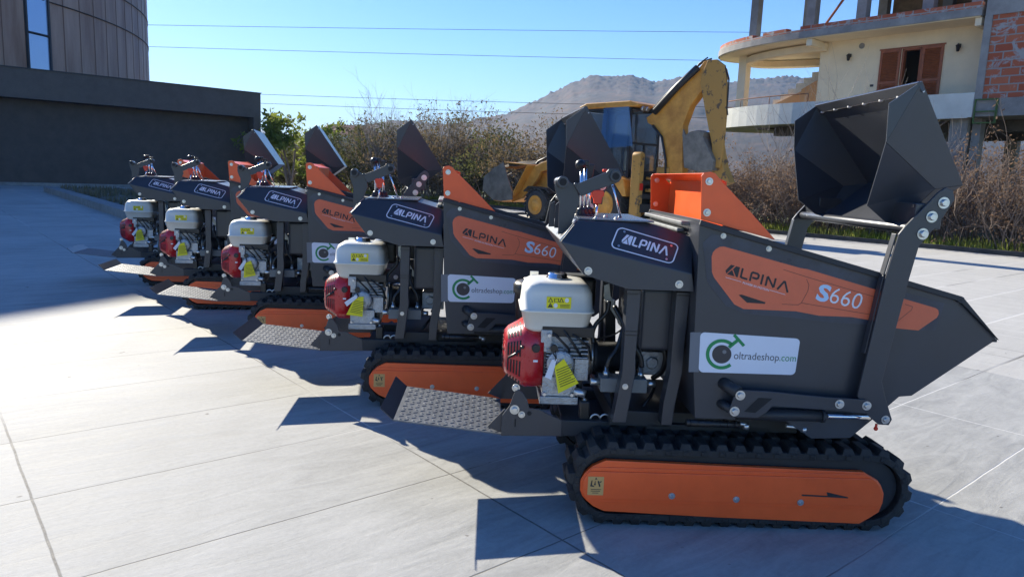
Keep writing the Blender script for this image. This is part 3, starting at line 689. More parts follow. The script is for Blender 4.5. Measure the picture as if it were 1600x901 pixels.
    a3, u3, _, W3 = lay((1273.5, 467), (1344.5, 484), (1273, 445), Y_); v3 = Vector((-u3.y, u3.x))
    sk = 0.03; f3 = lambda x, z: (a3.x + u3.x * (x + sk * z) + v3.x * z, Y_ - .0008, a3.y + u3.y * (x + sk * z) + v3.y * z)
    text_mb('S', 0.092, f3, 0.035, W3 * 0.27).build('decal_letter', mat('pale_blue_print', (0.50, 0.68, 0.86), 0.45), dc, fix=False)
    text_mb('660', 0.094, lambda x, z: f3(x + W3 * 0.29, z), -0.006, W3 * 0.68).build('decal_number', white, dc, fix=False)
    # white web-shop sticker
    c0, c1, c2, c3 = [Vector(L(*p, Y_)) for p in ((1091.5, 581), (1242, 585.5), (1250.5, 529), (1094.5, 518.5))]
    sf = lambda u, v, e=0.0: ((c0.x * (1 - u) + c1.x * u) * (1 - v) + (c3.x * (1 - u) + c2.x * u) * v, -(yh + .0024) - e, (c0.y * (1 - u) + c1.y * u) * (1 - v) + (c3.y * (1 - u) + c2.y * u) * v)
    wS = (c1 - c0).length; hS = (c3 - c0).length; asp = wS / hS
    rr_ = [(x / asp, y) for x, y in rrect(0, 0, asp, 1, 0.11, 5)]
    b = MB(); b.prism([(sf(u, v)[0], sf(u, v)[2]) for u, v in rr_], -(yh + .0012), -(yh + .0024)); stk = b.build('shop_sticker', sticker, root)
    b = MB(); fq = lambda x, y: sf(x / asp, y, 0.0007)
    b.ribbon(arc(0.54, 0.475, 0.345, 50, 312, 30), 0.085, fq)
    b.ribbon([(0.70, 0.66), (0.90, 0.86)], 0.085, fq); b.ribbon([(0.80, 0.99), (1.06, 0.72)], 0.075, lambda x, y: sf(x / asp, y, 0.0009)); b.build('sticker_ring', green, stk, fix=False)
    b = MB(); b.fill(arc(0.54, 0.475, 0.235, 0, 350, 28), fq); b.build('sticker_ball', mat('charcoal_print', (0.045, 0.042, 0.045), 0.4), stk, fix=False)
    b = MB(); b.fill(arc(0.60, 0.54, 0.05, 0, 350, 14), lambda x, y: sf(x / asp, y, 0.001)); b.build('ball_glint', mat('grey_print', (0.2, 0.2, 0.2), 0.4), stk, fix=False)
    text_mb('oltradeshop', 0.275, lambda x, z: fq(0.84 + x, 0.37 + z), -0.002, 1.10).build('sticker_text', mat('grey_ink', (0.07, 0.07, 0.08), 0.5), stk, fix=False)
    text_mb('.com', 0.275, lambda x, z: fq(1.955 + x, 0.37 + z), -0.002, 0.40).build('sticker_ending', green, stk, fix=False)
    b = MB(); b.prism(LL([(1079, 519), (1096, 519), (1092, 581), (1076, 581)], Y_), -(yh + .0004), -(yh + .001)); b.build('sticker_margin', mat('dull_film', (0.16, 0.17, 0.19), 0.4), root)
    # orange guard on the hopper's rear
    gp = [(1095, 342.5), (1096, 275), (1100, 270), (1111, 268.5), (1118, 271), (1126, 281), (1170, 328), (1212, 375)]
    G = LL(gp, -yh); t = 0.005
    b = MB(); b.prism(G, -(yh + .0), -(yh - t)); b.prism(G, yh - t, yh)
    gx = G[0][0]; zb_, zt2 = G[0][1], G[2][1]
    b.box2((gx + 0.09, -(yh - t), zb_ - 0.03), (gx + 0.094, yh - t, zt2 - 0.03))
    b.add([(gx + .006, -(yh - t), zt2), (gx + .006, yh - t, zt2), (gx + .094, yh - t, zt2 - .03), (gx + .094, -(yh - t), zt2 - .03)] + [(gx + .006, -(yh - t), zt2 - .004), (gx + .006, yh - t, zt2 - .004), (gx + .094, yh - t, zt2 - .034), (gx + .094, -(yh - t), zt2 - .034)],
          [(0, 1, 2, 3), (7, 6, 5, 4), (0, 4, 5, 1), (1, 5, 6, 2), (2, 6, 7, 3), (3, 7, 4, 0)])
    gd = b.build('hopper_guard', orange, root, 0.0015)
    for px, py in ((1108, 283.5), (1104.5, 332)):
        x, z = L(px, py, -yh); bolt(gd, 'bolt', x, -yh - .001, z, 0.012); bolt(gd, 'bolt', x - 0.0, yh - t - .001, z, 0.010)
    b = MB(); b.box2((gx - 0.035, -0.30, zb_ - 0.035), (gx + 0.005, 0.44, zb_ - 0.018)); b.box2((gx - 0.04, -0.26, zb_ - 0.065), (gx - 0.01, 0.42, zb_ - 0.05)); b.build('hinge_bar', mat('dull_bar', (0.20, 0.21, 0.21), 0.5, 0.3, 0.2, 20), root, 0.004)
    # ---- loader arms, bucket, linkage, cylinder
    ya = 0.515
    arm = [(1466, 301), (1478, 293), (1489, 298), (1492, 312), (1470, 345), (1436, 385), (1421, 435), (1378, 596), (1384, 622), (1394, 655), (1389, 664), (1373, 663), (1352, 645), (1340, 618), (1385, 431), (1405, 366), (1414, 355)]
    A_ = LL(arm, -ya)
    for sg in (-1, 1):
        b = MB(); b.prism(A_, (ya) * sg, (ya - 0.012) * sg)
        # stiffening flange on the rear edge
        e0, e1, e2 = Vector(A_[13]), Vector(A_[14]), Vector(A_[15])
        for p, q in ((e0 + (e1 - e0) * 0.35, e1), (e1, e2)):
            d = (q - p).normalized(); n_ = Vector((-d.y, d.x)); 
            b.prism([tuple(p), tuple(q), tuple(q + n_ * .006), tuple(p + n_ * .006)], (ya - .0125) * sg, (ya - 0.045) * sg)
        la = b.build('loader_arm', paint, root, 0.002)
        lk = LL([(1154, 609), (1200, 611), (1290, 620), (1354, 624), (1363, 634), (1352, 646), (1320, 642), (1207, 634), (1197, 644), (1184, 652), (1144, 651), (1138, 645), (1146, 622)], -(ya + .01))
        b = MB(); b.prism(lk, (ya + 0.002) * sg, (ya + 0.012) * sg); lp = b.build('link_plate', paint, root, 0.0015)
        b = MB(); b.add([(L(*p, -(ya + .012))[0], (ya + .0128) * sg, L(*p, -(ya + .012))[1]) for p in ((1185, 621), (1207, 622), (1180, 644.6), (1162.5, 642.5))], [(0, 1, 2, 3)]); b.build('plate_slot', dark, lp, fix=False)
        for px, py, r in ((1156.5, 617, .016), (1147.6, 642, .016), (1311.6, 630.8, .015), (1354, 633.3, .015)):
            x, z = L(px, py, -(ya + .012)); bolt(lp, 'bolt', x, (ya + .0125) * sg, z, r, sg)
        x, z = L(1383.2, 655, -ya); bolt(la, 'bolt', x, (ya + .001) * sg, z, 0.014, sg)
        for px, py in ((1474.3, 317), (1455.6, 338.7), (1441.5, 365.4)):
            x, z = L(px, py, -ya); bolt(la, 'bolt', x, (ya + .001) * sg, z, 0.018, sg)
        c0_, c1_ = L(1196, 648, -.49), L(1287, 650, -.49); c2_ = L(1360, 652, -.49); yc = 0.485 * sg
        b = MB(); b.cyl((c0_[0] - .12, yc, c0_[1]), (c1_[0], yc, c1_[1]), 0.024); b.lathe([(0, .027), (.012, .027)], (c1_[0] - .01, yc, c1_[1]), (1, 0, 0), 20); cy_ = b.build('hydraulic_cylinder', paint2, root)
        b = MB(); b.cyl((c1_[0], yc, c1_[1]), (c2_[0], yc, c2_[1]), 0.010); b.build('piston_rod', chrome, cy_)
        x, z = L(1370, 667, -ya); b = MB(); b.cyl((x, (ya - .006) * sg, z + .012), (x, (ya - .006) * sg, z - .006), 0.005, 10); b.ball((x, (ya - .006) * sg, z - .008), 0.009); b.build('red_cap', redp, la)
        p, q = L(1132, 600, -.48), L(1156, 615, -.53); b = MB(); b.cyl((p[0], (yh - .01) * sg, p[1]), (q[0], (ya + .003) * sg, q[1]), 0.026)
        p, q = L(1128, 632, -.48), L(1147, 642, -.53); b.cyl((p[0], (yh - .01) * sg, p[1]), (q[0], (ya + .003) * sg, q[1]), 0.020); b.build('pivot_tube', paint2, root)
    b = MB(); x, z = L(1447, 345, -.35); b.build
    # lower hoses and rods over the track
    b = MB(); p, q = L(1072, 660, -.45), L(1155, 663, -.45); b.cyl((p[0], -.45, p[1]), (q[0], -.45, q[1]), 0.015)
    for k in range(7): f = k / 7 + .05; b.lathe([(0, .0165), (.004, .0165)], (p[0] + (q[0] - p[0]) * f, -.45, p[1]), (1, 0, 0), 16)
    b.build('ribbed_hose', black, root)
    for (pa, pb) in (((1154, 661), (1166, 663)), ((1228, 665), (1256, 668))):
        p, q = L(*pa, -.45), L(*pb, -.45); b = MB(); b.cyl((p[0], -.45, p[1]), (q[0], -.45, q[1]), 0.009, 10); b.lathe([(0, .013), (.022, .013)], (q[0], -.45, q[1] - .018), (0, 0, 1), 10); b.build('coupling', zinc, root)
    # bucket
    wT, wB = 0.45, 0.335
    prof = {'T': (0.497, 1.855, wT), 'a': (0.380, 1.765, 0.445), 'b': (0.389, 1.618, 0.44), 'c': (0.394, 1.366, 0.34), 'd': (0.516, 1.277, 0.33), 'e': (0.765, 1.465, 0.37), 'f': (0.642, 1.445, 0.3855)}
    T = lambda k, s, dy=0, dx=0, dz=0: (prof[k][0] + dx, (prof[k][2] + dy) * s, prof[k][1] + dz)
    b = MB(); th = 0.006
    # main sheet T..e and bottom sheet e..d
    b.plate([T('T', -1), T('T', 1), T('e', 1, .0), T('e', -1, .0)], 0.006)
    b.plate([T('e', -1), T('e', 1), T('d', 1), T('d', -1)], 0.006)
    for s in (-1, 1):
        f = T('f', s)
        P1 = [T('T', s), T('a', s), T('b', s), f]
        for tri in ([T('T', s), T('a', s), T('b', s)], [T('T', s), T('b', s), f], [T('T', s), f, T('e', s)], [T('b', s), T('c', s), f], [T('c', s), T('d', s), f], [T('d', s), T('e', s), f]):
            b.plate(tri, 0.005)
    bk = b.build('bucket', paint, root)
    b = MB(); tv = Vector((0.497 - 0.765, 0, 1.855 - 1.465)).normalized(); tn = Vector((-tv.z, 0, tv.x))
    p = Vector((0.497, 0, 1.855)); q = p + tv * 0.004; q0 = p - tv * 0.038
    b.add([(v.x + o.x, y, v.z + o.z) for o in (tn * 0.007, tn * 0.019) for v, y in ((q0, -wT - .004), (q0, wT + .004), (q, wT + .004), (q, -wT - .004))],
          [(3, 2, 1, 0), (4, 5, 6, 7), (0, 1, 5, 4), (1, 2, 6, 5), (2, 3, 7, 6), (3, 0, 4, 7)])
    b.build('cutting_edge', paint, bk, 0.001)
    b = MB()
    for k in range(7):
        y = -wT + 0.03 + k * (2 * wT - 0.06) / 6; c = q0 - tv * .002 + tn * 0.012
        b.tube([(c.x, y - .018, c.z), (c.x, y, c.z), (c.x, y + .018, c.z)], [.005, .010, .005], 8)
    c = q0 - tv * .002 + tn * 0.010; b.tube([(c.x, -wT, c.z), (c.x, wT, c.z)], 0.0042, 6)
    b.build('weld_bead', mat('bright_weld', (0.75, 0.75, 0.74), 0.5, 0.2), bk)
    # tube joining the two arms under the bucket
    b = MB(); p, q = L(1414, 357, -ya), 0; b.cyl((p[0] + .03, -ya + .012, p[1] - 0.0), (p[0] + .03, ya - .012, p[1] - 0.0), 0.020)
    for s in (-1, 1):
        x, z = L(1455.6, 338.7, -ya); b.box2((x - .06, (ya - .013) * s, z - .05), (x + .05, 0.34 * s, z + .05))
    b.build('arm_crossbar', paint, root, 0.004)
    return root

# ------------------------------------------------------------------ setting: ground
GA = rad(40.1)                         # direction of the paving joints
ga = Vector((math.cos(GA), math.sin(GA), 0)); gb = Vector((-math.sin(GA), math.cos(GA), 0))
def G(a, b_, z=0.0): return ga * a + gb * b_ + Vector((0, 0, z))
def ground_mat():
    m = bpy.data.materials.new('paving'); m.use_nodes = True; t = m.node_tree; N = t.nodes; K = t.links; b = N['Principled BSDF']
    tc = N.new('ShaderNodeTexCoord'); mp = N.new('ShaderNodeMapping'); mp.vector_type = 'TEXTURE'; mp.inputs['Rotation'].default_value = (0, 0, GA)
    K.new(tc.outputs['Object'], mp.inputs['Vector']); sp = N.new('ShaderNodeSeparateXYZ'); K.new(mp.outputs[0], sp.inputs[0])
    def math_(op, a, b2=None, c=None):
        n = N.new('ShaderNodeMath'); n.operation = op
        for i, x in enumerate((a, b2, c)):
            if x is None: continue
            if isinstance(x, (int, float)): n.inputs[i].default_value = x
            else: K.new(x, n.inputs[i])
        return n.outputs[0]
    def noise_(scale, det=5, rough=0.6, vec=None, dist=0):
        n = N.new('ShaderNodeTexNoise'); n.inputs['Scale'].default_value = scale; n.inputs['Detail'].default_value = det; n.inputs['Roughness'].default_value = rough
        n.inputs['Distortion'].default_value = dist
        K.new(vec or mp.outputs[0], n.inputs['Vector']); return n
    wob = noise_(3.0, 3); wv = math_('MULTIPLY', math_('SUBTRACT', wob.outputs['Fac'], 0.5), 0.012)
    A = math_('ADD', sp.outputs[0], wv); B = math_('ADD', sp.outputs[1], wv)
    def joint(x, off, pitch, half):
        f = math_('PINGPONG', math_('SUBTRACT', x, off), pitch / 2)     # 0 at a joint
        mr = N.new('ShaderNodeMapRange'); mr.inputs['From Min'].default_value = half * 0.6; mr.inputs['From Max'].default_value = half * 1.5
        mr.inputs['To Min'].default_value = 1; mr.inputs['To Max'].default_value = 0; K.new(f, mr.inputs['Value']); return mr.outputs[0]
    jt = math_('MAXIMUM', joint(A, 0.32 - 16, 1.6, 0.0044), joint(B, 1.905 - 15.6, 0.78, 0.0033))
    far = math_('GREATER_THAN', sp.outputs[0], 6.72)
    j2 = math_('MULTIPLY', math_('MAXIMUM', joint(A, 6.72, 0.40, 0.007), joint(B, 1.905 - 15.6, 0.78, 0.013)), far)
    jt = math_('MAXIMUM', jt, math_('MULTIPLY', j2, 0.75))
    # slab tone per cell
    fa = math_('FLOOR', math_('DIVIDE', math_('SUBTRACT', A, 0.32), 1.6)); fb = math_('FLOOR', math_('DIVIDE', math_('SUBTRACT', B, 1.905), 0.78))
    cb = N.new('ShaderNodeCombineXYZ'); K.new(fa, cb.inputs[0]); K.new(fb, cb.inputs[1]); wn = N.new('ShaderNodeTexWhiteNoise'); K.new(cb.outputs[0], wn.inputs[0])
    n1 = noise_(0.55, 7, 0.62, dist=0.6); st = N.new('ShaderNodeMapping'); st.inputs['Scale'].default_value = (1.2, 5.5, 1); st.inputs['Rotation'].default_value = (0, 0, rad(12)); K.new(mp.outputs[0], st.inputs['Vector'])
    n2 = noise_(1.6, 8, 0.68, st.outputs[0], 1.4); n3 = noise_(38, 5, 0.7); n4 = noise_(160, 3, 0.6)
    v = math_('ADD', math_('MULTIPLY', n1.outputs['Fac'], 0.50), math_('MULTIPLY', n2.outputs['Fac'], 0.55))
    v = math_('ADD', v, math_('MULTIPLY', wn.outputs['Value'], 0.05)); v = math_('ADD', v, math_('MULTIPLY', n3.outputs['Fac'], 0.22)); v = math_('ADD', v, math_('MULTIPLY', n4.outputs['Fac'], 0.10))
    r = N.new('ShaderNodeValToRGB'); e = r.color_ramp.elements; e[0].position = 0.52; e[0].color = (0.25, 0.25, 0.235, 1); e[1].position = 0.86; e[1].color = (0.445, 0.44, 0.41, 1)
    K.new(v, r.inputs[0])
    # pale scuffs
    n5 = noise_(2.2, 9, 0.75, st.outputs[0], 2.5); sc = N.new('ShaderNodeMapRange'); sc.inputs['From Min'].default_value = 0.62; sc.inputs['From Max'].default_value = 0.74; K.new(n5.outputs['Fac'], sc.inputs['Value'])
    mx0 = N.new('ShaderNodeMixRGB'); mx0.inputs[2].default_value = (0.50, 0.48, 0.45, 1); K.new(math_('MULTIPLY', sc.outputs[0], 0.6), mx0.inputs[0]); K.new(r.outputs[0], mx0.inputs[1])
    mxf = N.new('ShaderNodeMixRGB'); mxf.inputs[2].default_value = (0.52, 0.50, 0.45, 1); K.new(math_('MULTIPLY', far, 0.55), mxf.inputs[0]); K.new(mx0.outputs[0], mxf.inputs[1]); mx0 = mxf
    sp_ = noise_(9, 2, 0.5); spm = N.new('ShaderNodeMapRange'); spm.inputs['From Min'].default_value = 0.735; spm.inputs['From Max'].default_value = 0.76; K.new(sp_.outputs['Fac'], spm.inputs['Value'])
    mxs = N.new('ShaderNodeMixRGB'); mxs.inputs[2].default_value = (0.10, 0.09, 0.08, 1); K.new(math_('MULTIPLY', spm.outputs[0], 0.7), mxs.inputs[0]); K.new(mx0.outputs[0], mxs.inputs[1]); mx0 = mxs
    # joint colour: chalky in places, dark in others
    nj = noise_(0.30, 2); rj = N.new('ShaderNodeValToRGB'); rj.color_ramp.elements[0].position = 0.47; rj.color_ramp.elements[0].color = (0.10, 0.095, 0.085, 1); rj.color_ramp.elements[1].position = 0.55; rj.color_ramp.elements[1].color = (0.62, 0.61, 0.58, 1)
    chk = N.new('ShaderNodeMapRange'); chk.inputs['From Min'].default_value = 1.6; chk.inputs['From Max'].default_value = 2.4; chk.inputs['To Min'].default_value = -0.10; chk.inputs['To Max'].default_value = 0.10; K.new(sp.outputs[0], chk.inputs['Value'])
    K.new(math_('ADD', nj.outputs['Fac'], chk.outputs[0]), rj.inputs[0])
    mx = N.new('ShaderNodeMixRGB'); K.new(math_('MULTIPLY', jt, math_('ADD', 0.35, n3.outputs['Fac'])), mx.inputs[0]); mx.use_clamp = True
    K.new(mx0.outputs[0], mx.inputs[1]); K.new(rj.outputs[0], mx.inputs[2]); K.new(mx.outputs[0], b.inputs['Base Color'])
    rr_ = N.new('ShaderNodeMapRange'); rr_.inputs['To Min'].default_value = 0.60; rr_.inputs['To Max'].default_value = 0.9; b.inputs['Specular IOR Level'].default_value = 0.27; K.new(n2.outputs['Fac'], rr_.inputs['Value']); K.new(rr_.outputs[0], b.inputs['Roughness'])
    h = math_('ADD', math_('MULTIPLY', n3.outputs['Fac'], 0.5), math_('MULTIPLY', n2.outputs['Fac'], 1.2)); h = math_('ADD', h, math_('MULTIPLY', n4.outputs['Fac'], 0.35)); h = math_('SUBTRACT', h, math_('MULTIPLY', jt, 0.7))
    bp = N.new('ShaderNodeBump'); bp.inputs['Strength'].default_value = 0.35; bp.inputs['Distance'].default_value = 0.006; K.new(h, bp.inputs['Height']); K.new(bp.outputs[0], b.inputs['Normal'])
    return m
KR = [Vector((12.47, 17.59, 0)), Vector((8.9, 21.5, 0))]
kd = Vector((-0.644, 0.765, 0)); kn = Vector((0.765, 0.644, 0))     # along and beyond the right-hand kerb
K0 = Vector((12.47, 17.59, 0))
def Q(s, t, z=0.0): return K0 + kd * s + kn * t + Vector((0, 0, z))  # s along the kerb (away), t beyond it
_p, _q = Q(-40, .05), Q(72, .05); b = MB(); b.add([(-70, -14, 0), (_p.x, _p.y, 0), (_q.x, _q.y, 0), (-70, 73, 0)], [(0, 1, 2, 3)])
o = b.build('pavement', ground_mat()); tag(o, kind='structure')
soil = mat('open_ground', (0.07, 0.085, 0.035), 0.9, 0, 0.3, 0.4, col2=(0.13, 0.11, 0.06))
b = MB(); b.add([(-3500, -400, -0.06), (3500, -400, -0.06), (3500, 6000, -0.06), (-3500, 6000, -0.06)], [(0, 1, 2, 3)])
tag(b.build('ground', soil), kind='structure')
conc = mat('kerb_concrete', (0.22, 0.22, 0.21), 0.8, 0, 0.2, 3, 0.3, 40)
darkc = mat('dark_kerb', (0.045, 0.045, 0.045), 0.85, 0, 0.3, 3, 0.3, 40)
grass = mat('grass_base', (0.05, 0.085, 0.018), 0.95, 0, 0.3, 1.2, 0.6, 30, col2=(0.10, 0.105, 0.03))
b = MB(); P = [Q(-25, 0), Q(70, 0), Q(70, 0.16), Q(-25, 0.16)]; b.slab([(p.x, p.y) for p in P], -0.05, 0.12); tag(b.build('verge_kerb', darkc, None, 0.01), kind='structure')
b = MB(); P = [Q(-40, 0.163), Q(60, 0.163), Q(60, 40), Q(-40, 40)]; b.add([(p.x, p.y, 0.08) for p in P], [(0, 1, 2, 3)]); tag(b.build('verge', grass), kind='structure')
# the raised planting bed by the dark building
LB0 = Vector((-26.2, 36.9, 0)); la_ = Vector((0.766, 0.643, 0)); ln = Vector((0.643, -0.766, 0))   # wall foot, along, towards the viewer
c0 = Vector((-20.6, 31.6, 0)); c1 = Vector((-9.43, 17.58, 0)) ; bd = (c1 - c0).normalized(); c1 = c0 + bd * 19; pd = Vector((-bd.y, bd.x, 0))
if pd.x < 0: pd = -pd
bed = [c0, c1, c1 + pd * 9, c0 + pd * 13]
b = MB(); b.slab([(p.x, p.y) for p in (c0, c1, c1 + pd * 0.45, c0 + pd * 0.45 + bd * .3)], -0.02, 0.22); e0 = c0 + bd * 0.01; e1 = c0 + pd * 14
b.slab([(p.x, p.y) for p in (c0 + pd * 0.46, e1, e1 + bd * 0.4, c0 + pd * 0.46 + bd * 0.4)], -0.02, 0.219)
tag(b.build('planter_kerb', conc, None, 0.012), kind='structure')
drysoil = mat('dry_soil', (0.085, 0.07, 0.045), 0.95, 0, 0.3, 2.0, 0.9, 12, col2=(0.16, 0.14, 0.09))
b = MB(); n = 40
for i in range(n + 1):
    for j in range(n + 1):
        p = c0 + bd * (0.35 + 18 * i / n) + pd * (0.44 + 12 * j / n); b.v.append((p.x, p.y, 0.17 + 0.14 * pnoise(p * 1.3) + 0.1 * pnoise(p * 3.1)))
for i in range(n):
    for j in range(n): k = i * (n + 1) + j; b.f.append((k, k + 1, k + n + 2, k + n + 1)); b.sm.append(True)
tag(b.build('planting_bed', drysoil), kind='structure')

# ------------------------------------------------------------------ dark building on the left with the round rust-coloured tower
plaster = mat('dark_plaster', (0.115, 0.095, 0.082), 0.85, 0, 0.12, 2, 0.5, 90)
plaster2 = mat('dark_plaster_shaded', (0.085, 0.068, 0.057), 0.85, 0, 0.14, 2, 0.5, 90)  # same plaster, shade under the fascia painted in as a darker tone
corten = mat('rust_panel', (0.25, 0.13, 0.075), 0.65, 0.0, 0.1, 0.8, 0.3, 30, col2=(0.46, 0.29, 0.20))
_t = corten.node_tree; _mp = _t.nodes.new('ShaderNodeMapping'); _mp.inputs['Scale'].default_value = (1.0, 1.0, 0.12); _n = [n for n in _t.nodes if n.type == 'TEX_NOISE'][0]; _t.links.new(_n.inputs['Vector'].links[0].from_socket, _mp.inputs[0]); _t.links.new(_mp.outputs[0], _n.inputs['Vector'])
glass = mat('window_glass', (0.10, 0.17, 0.28), 0.05, 0.0, spec=1.0)
glassb = mat('sky_glass', (0.30, 0.42, 0.62), 0.08, 0.55)
def LBp(s, t, z): p = LB0 + la_ * s + ln * t; return (p.x, p.y, z)
bld = empty('low_building', LBp(0, 0, 0), 0, 'long low dark grey plastered building with a deep fascia over its recessed wall', 'building')
def lbox(b, s0, s1, t0, t1, z0, z1):
    vs = [LBp(s, t, z) for z in (z0, z1) for s, t in ((s0, t0), (s1, t0), (s1, t1), (s0, t1))]
    b.add(vs, [(3, 2, 1, 0), (4, 5, 6, 7), (0, 1, 5, 4), (1, 2, 6, 5), (2, 3, 7, 6), (3, 0, 4, 7)])
def under(o, root):
    o.parent = root; o.matrix_parent_inverse = Matrix.Translation(-root.location) if False else root.matrix_basis.inverted(); return o
SE = 13.05
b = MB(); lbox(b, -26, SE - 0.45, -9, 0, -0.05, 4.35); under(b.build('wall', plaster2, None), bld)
b = MB(); lbox(b, -26, SE, -9, 0.9, 4.36, 5.80); lbox(b, SE - 0.44, SE, -9, 0.9, -0.05, 4.355); under(b.build('fascia', plaster, None), bld)
b = MB(); lbox(b, -26.05, SE + 0.05, -9.05, 0.95, 5.803, 5.85); under(b.build('coping', mat('coping', (0.03, 0.03, 0.03), 0.5), None), bld)
b = MB(); lbox(b, -26, SE - 0.45, 0.003, 0.12, -0.02, 0.16); under(b.build('plinth', conc, None), bld)
tw = empty('round_tower', (-49.5, 45.3, 0), 0, 'tall round tower clad in rust-coloured panels behind the low dark building', 'tower')
TR, TH = 24.0, 19.9; TC = Vector((-49.5, 45.3, 0))
b = MB(); n = 128
for z in (0, TH):
    for k in range(n): t = 2 * math.pi * k / n; b.v.append((TR * math.cos(t), TR * math.sin(t), z))
for k in range(n): k2 = (k + 1) % n; b.f.append((k, k2, n + k2, n + k)); b.sm.append(True)
b.f.append(tuple(range(n, 2 * n))); b.sm.append(False); b.build('drum', corten, tw)
def on_tower(px, py, r=None):
    r = r or TR; d = ray(px, py); ox, oy = CAMP.x - TC.x, CAMP.y - TC.y
    A = d.x ** 2 + d.y ** 2; B = 2 * (ox * d.x + oy * d.y); Cc = ox * ox + oy * oy - r * r; D = B * B - 4 * A * Cc
    if D < 0: return None
    t = (-B - math.sqrt(D)) / 2 / A; p = CAMP + d * t - TC; return math.atan2(p.y, p.x), p.z
ang0 = on_tower(60, 60)[0]
b = MB(); 
for zz in (on_tower(190, 45)[1], on_tower(228, 30)[1], ):
    b.v, o0 = b.v, len(b.v)
    for r, z in ((TR + 0.01, zz), (TR + 0.05, zz), (TR + 0.05, zz + 0.06), (TR + 0.01, zz + 0.06)):
        for k in range(n): t = 2 * math.pi * k / n; b.v.append((r * math.cos(t), r * math.sin(t), z))
    for q in range(4):
        for k in range(n): k2 = (k + 1) % n; q2 = (q + 1) % 4; b.f.append((o0 + q * n + k, o0 + q * n + k2, o0 + q2 * n + k2, o0 + q2 * n + k)); b.sm.append(True)
b.build('ring_band', mat('rust_dark', (0.05, 0.035, 0.03), 0.6, 0.2), tw)
b = MB()
for k in range(-14, 40):
    t = ang0 + k * rad(3.1) + rad(1.2); ro = Vector((math.cos(t), math.sin(t), 0)); to = Vector((-ro.y, ro.x, 0))
    c = ro * (TR + 0.01)
    b.add([tuple(c + to * sx * 0.018 + ro * sr * .5 + Vector((0, 0, z))) for z in (0, TH) for sx, sr in ((-1, 0), (1, 0), (1, 0.03), (-1, 0.03))], [(0, 1, 5, 4), (1, 2, 6, 5), (2, 3, 7, 6), (3, 0, 4, 7)])
b.build('panel_joint', mat('rust_seam', (0.20, 0.11, 0.07), .7), tw)
wl, wr = on_tower(41, 60), on_tower(76, 60); b = MB(); b2 = MB()
zj = on_tower(60, 54)[1]; zb0 = on_tower(60, 108)[1] - 0.6
for (z0, z1) in ((zb0, zj - 0.06), (zj + 0.06, zj + 3.4), (zj + 3.5, TH - 1)):
    vs = []
    for t in (wl[0], (wl[0] + wr[0]) / 2, wr[0]): vs += [((TR + 0.05) * math.cos(t), (TR + 0.05) * math.sin(t), z0), ((TR + 0.05) * math.cos(t), (TR + 0.05) * math.sin(t), z1)]
    b.add(vs, [(0, 1, 3, 2), (2, 3, 5, 4)])
wn_ = b.build('window', glassb, tw, fix=False)
for t in (wl[0], wr[0]):
    p = ((TR + .06) * math.cos(t), (TR + .06) * math.sin(t)); b2.box((p[0], p[1], (zb0 + TH - 1) / 2), (0.12, 0.12, TH - 1 - zb0))
for z in (zj, zj + 3.45): b2.tube([((TR + .08) * math.cos(wl[0] + (wr[0] - wl[0]) * f), (TR + .08) * math.sin(wl[0] + (wr[0] - wl[0]) * f), z) for f in (0, .5, 1)], 0.07, 4)
b2.build('window_frame', paint2, wn_)

# ------------------------------------------------------------------ half finished house on the right
HE = Vector((0.644, -0.765, 0)); HN = Vector((-0.765, -0.644, 0)); HP = Vector((14, 25, 0))
def Hs(px, py, off=0.0):
    P = on_plane(px, py, HP + HN * off, HN); d = P - HP; return d.dot(HE), P.z
hs = empty('unfinished_house', (14, 25, 0), math.atan2(HE.y, HE.x), 'half finished house with cream upper wall, brown shutters, round terrace and bare concrete storeys', 'house')
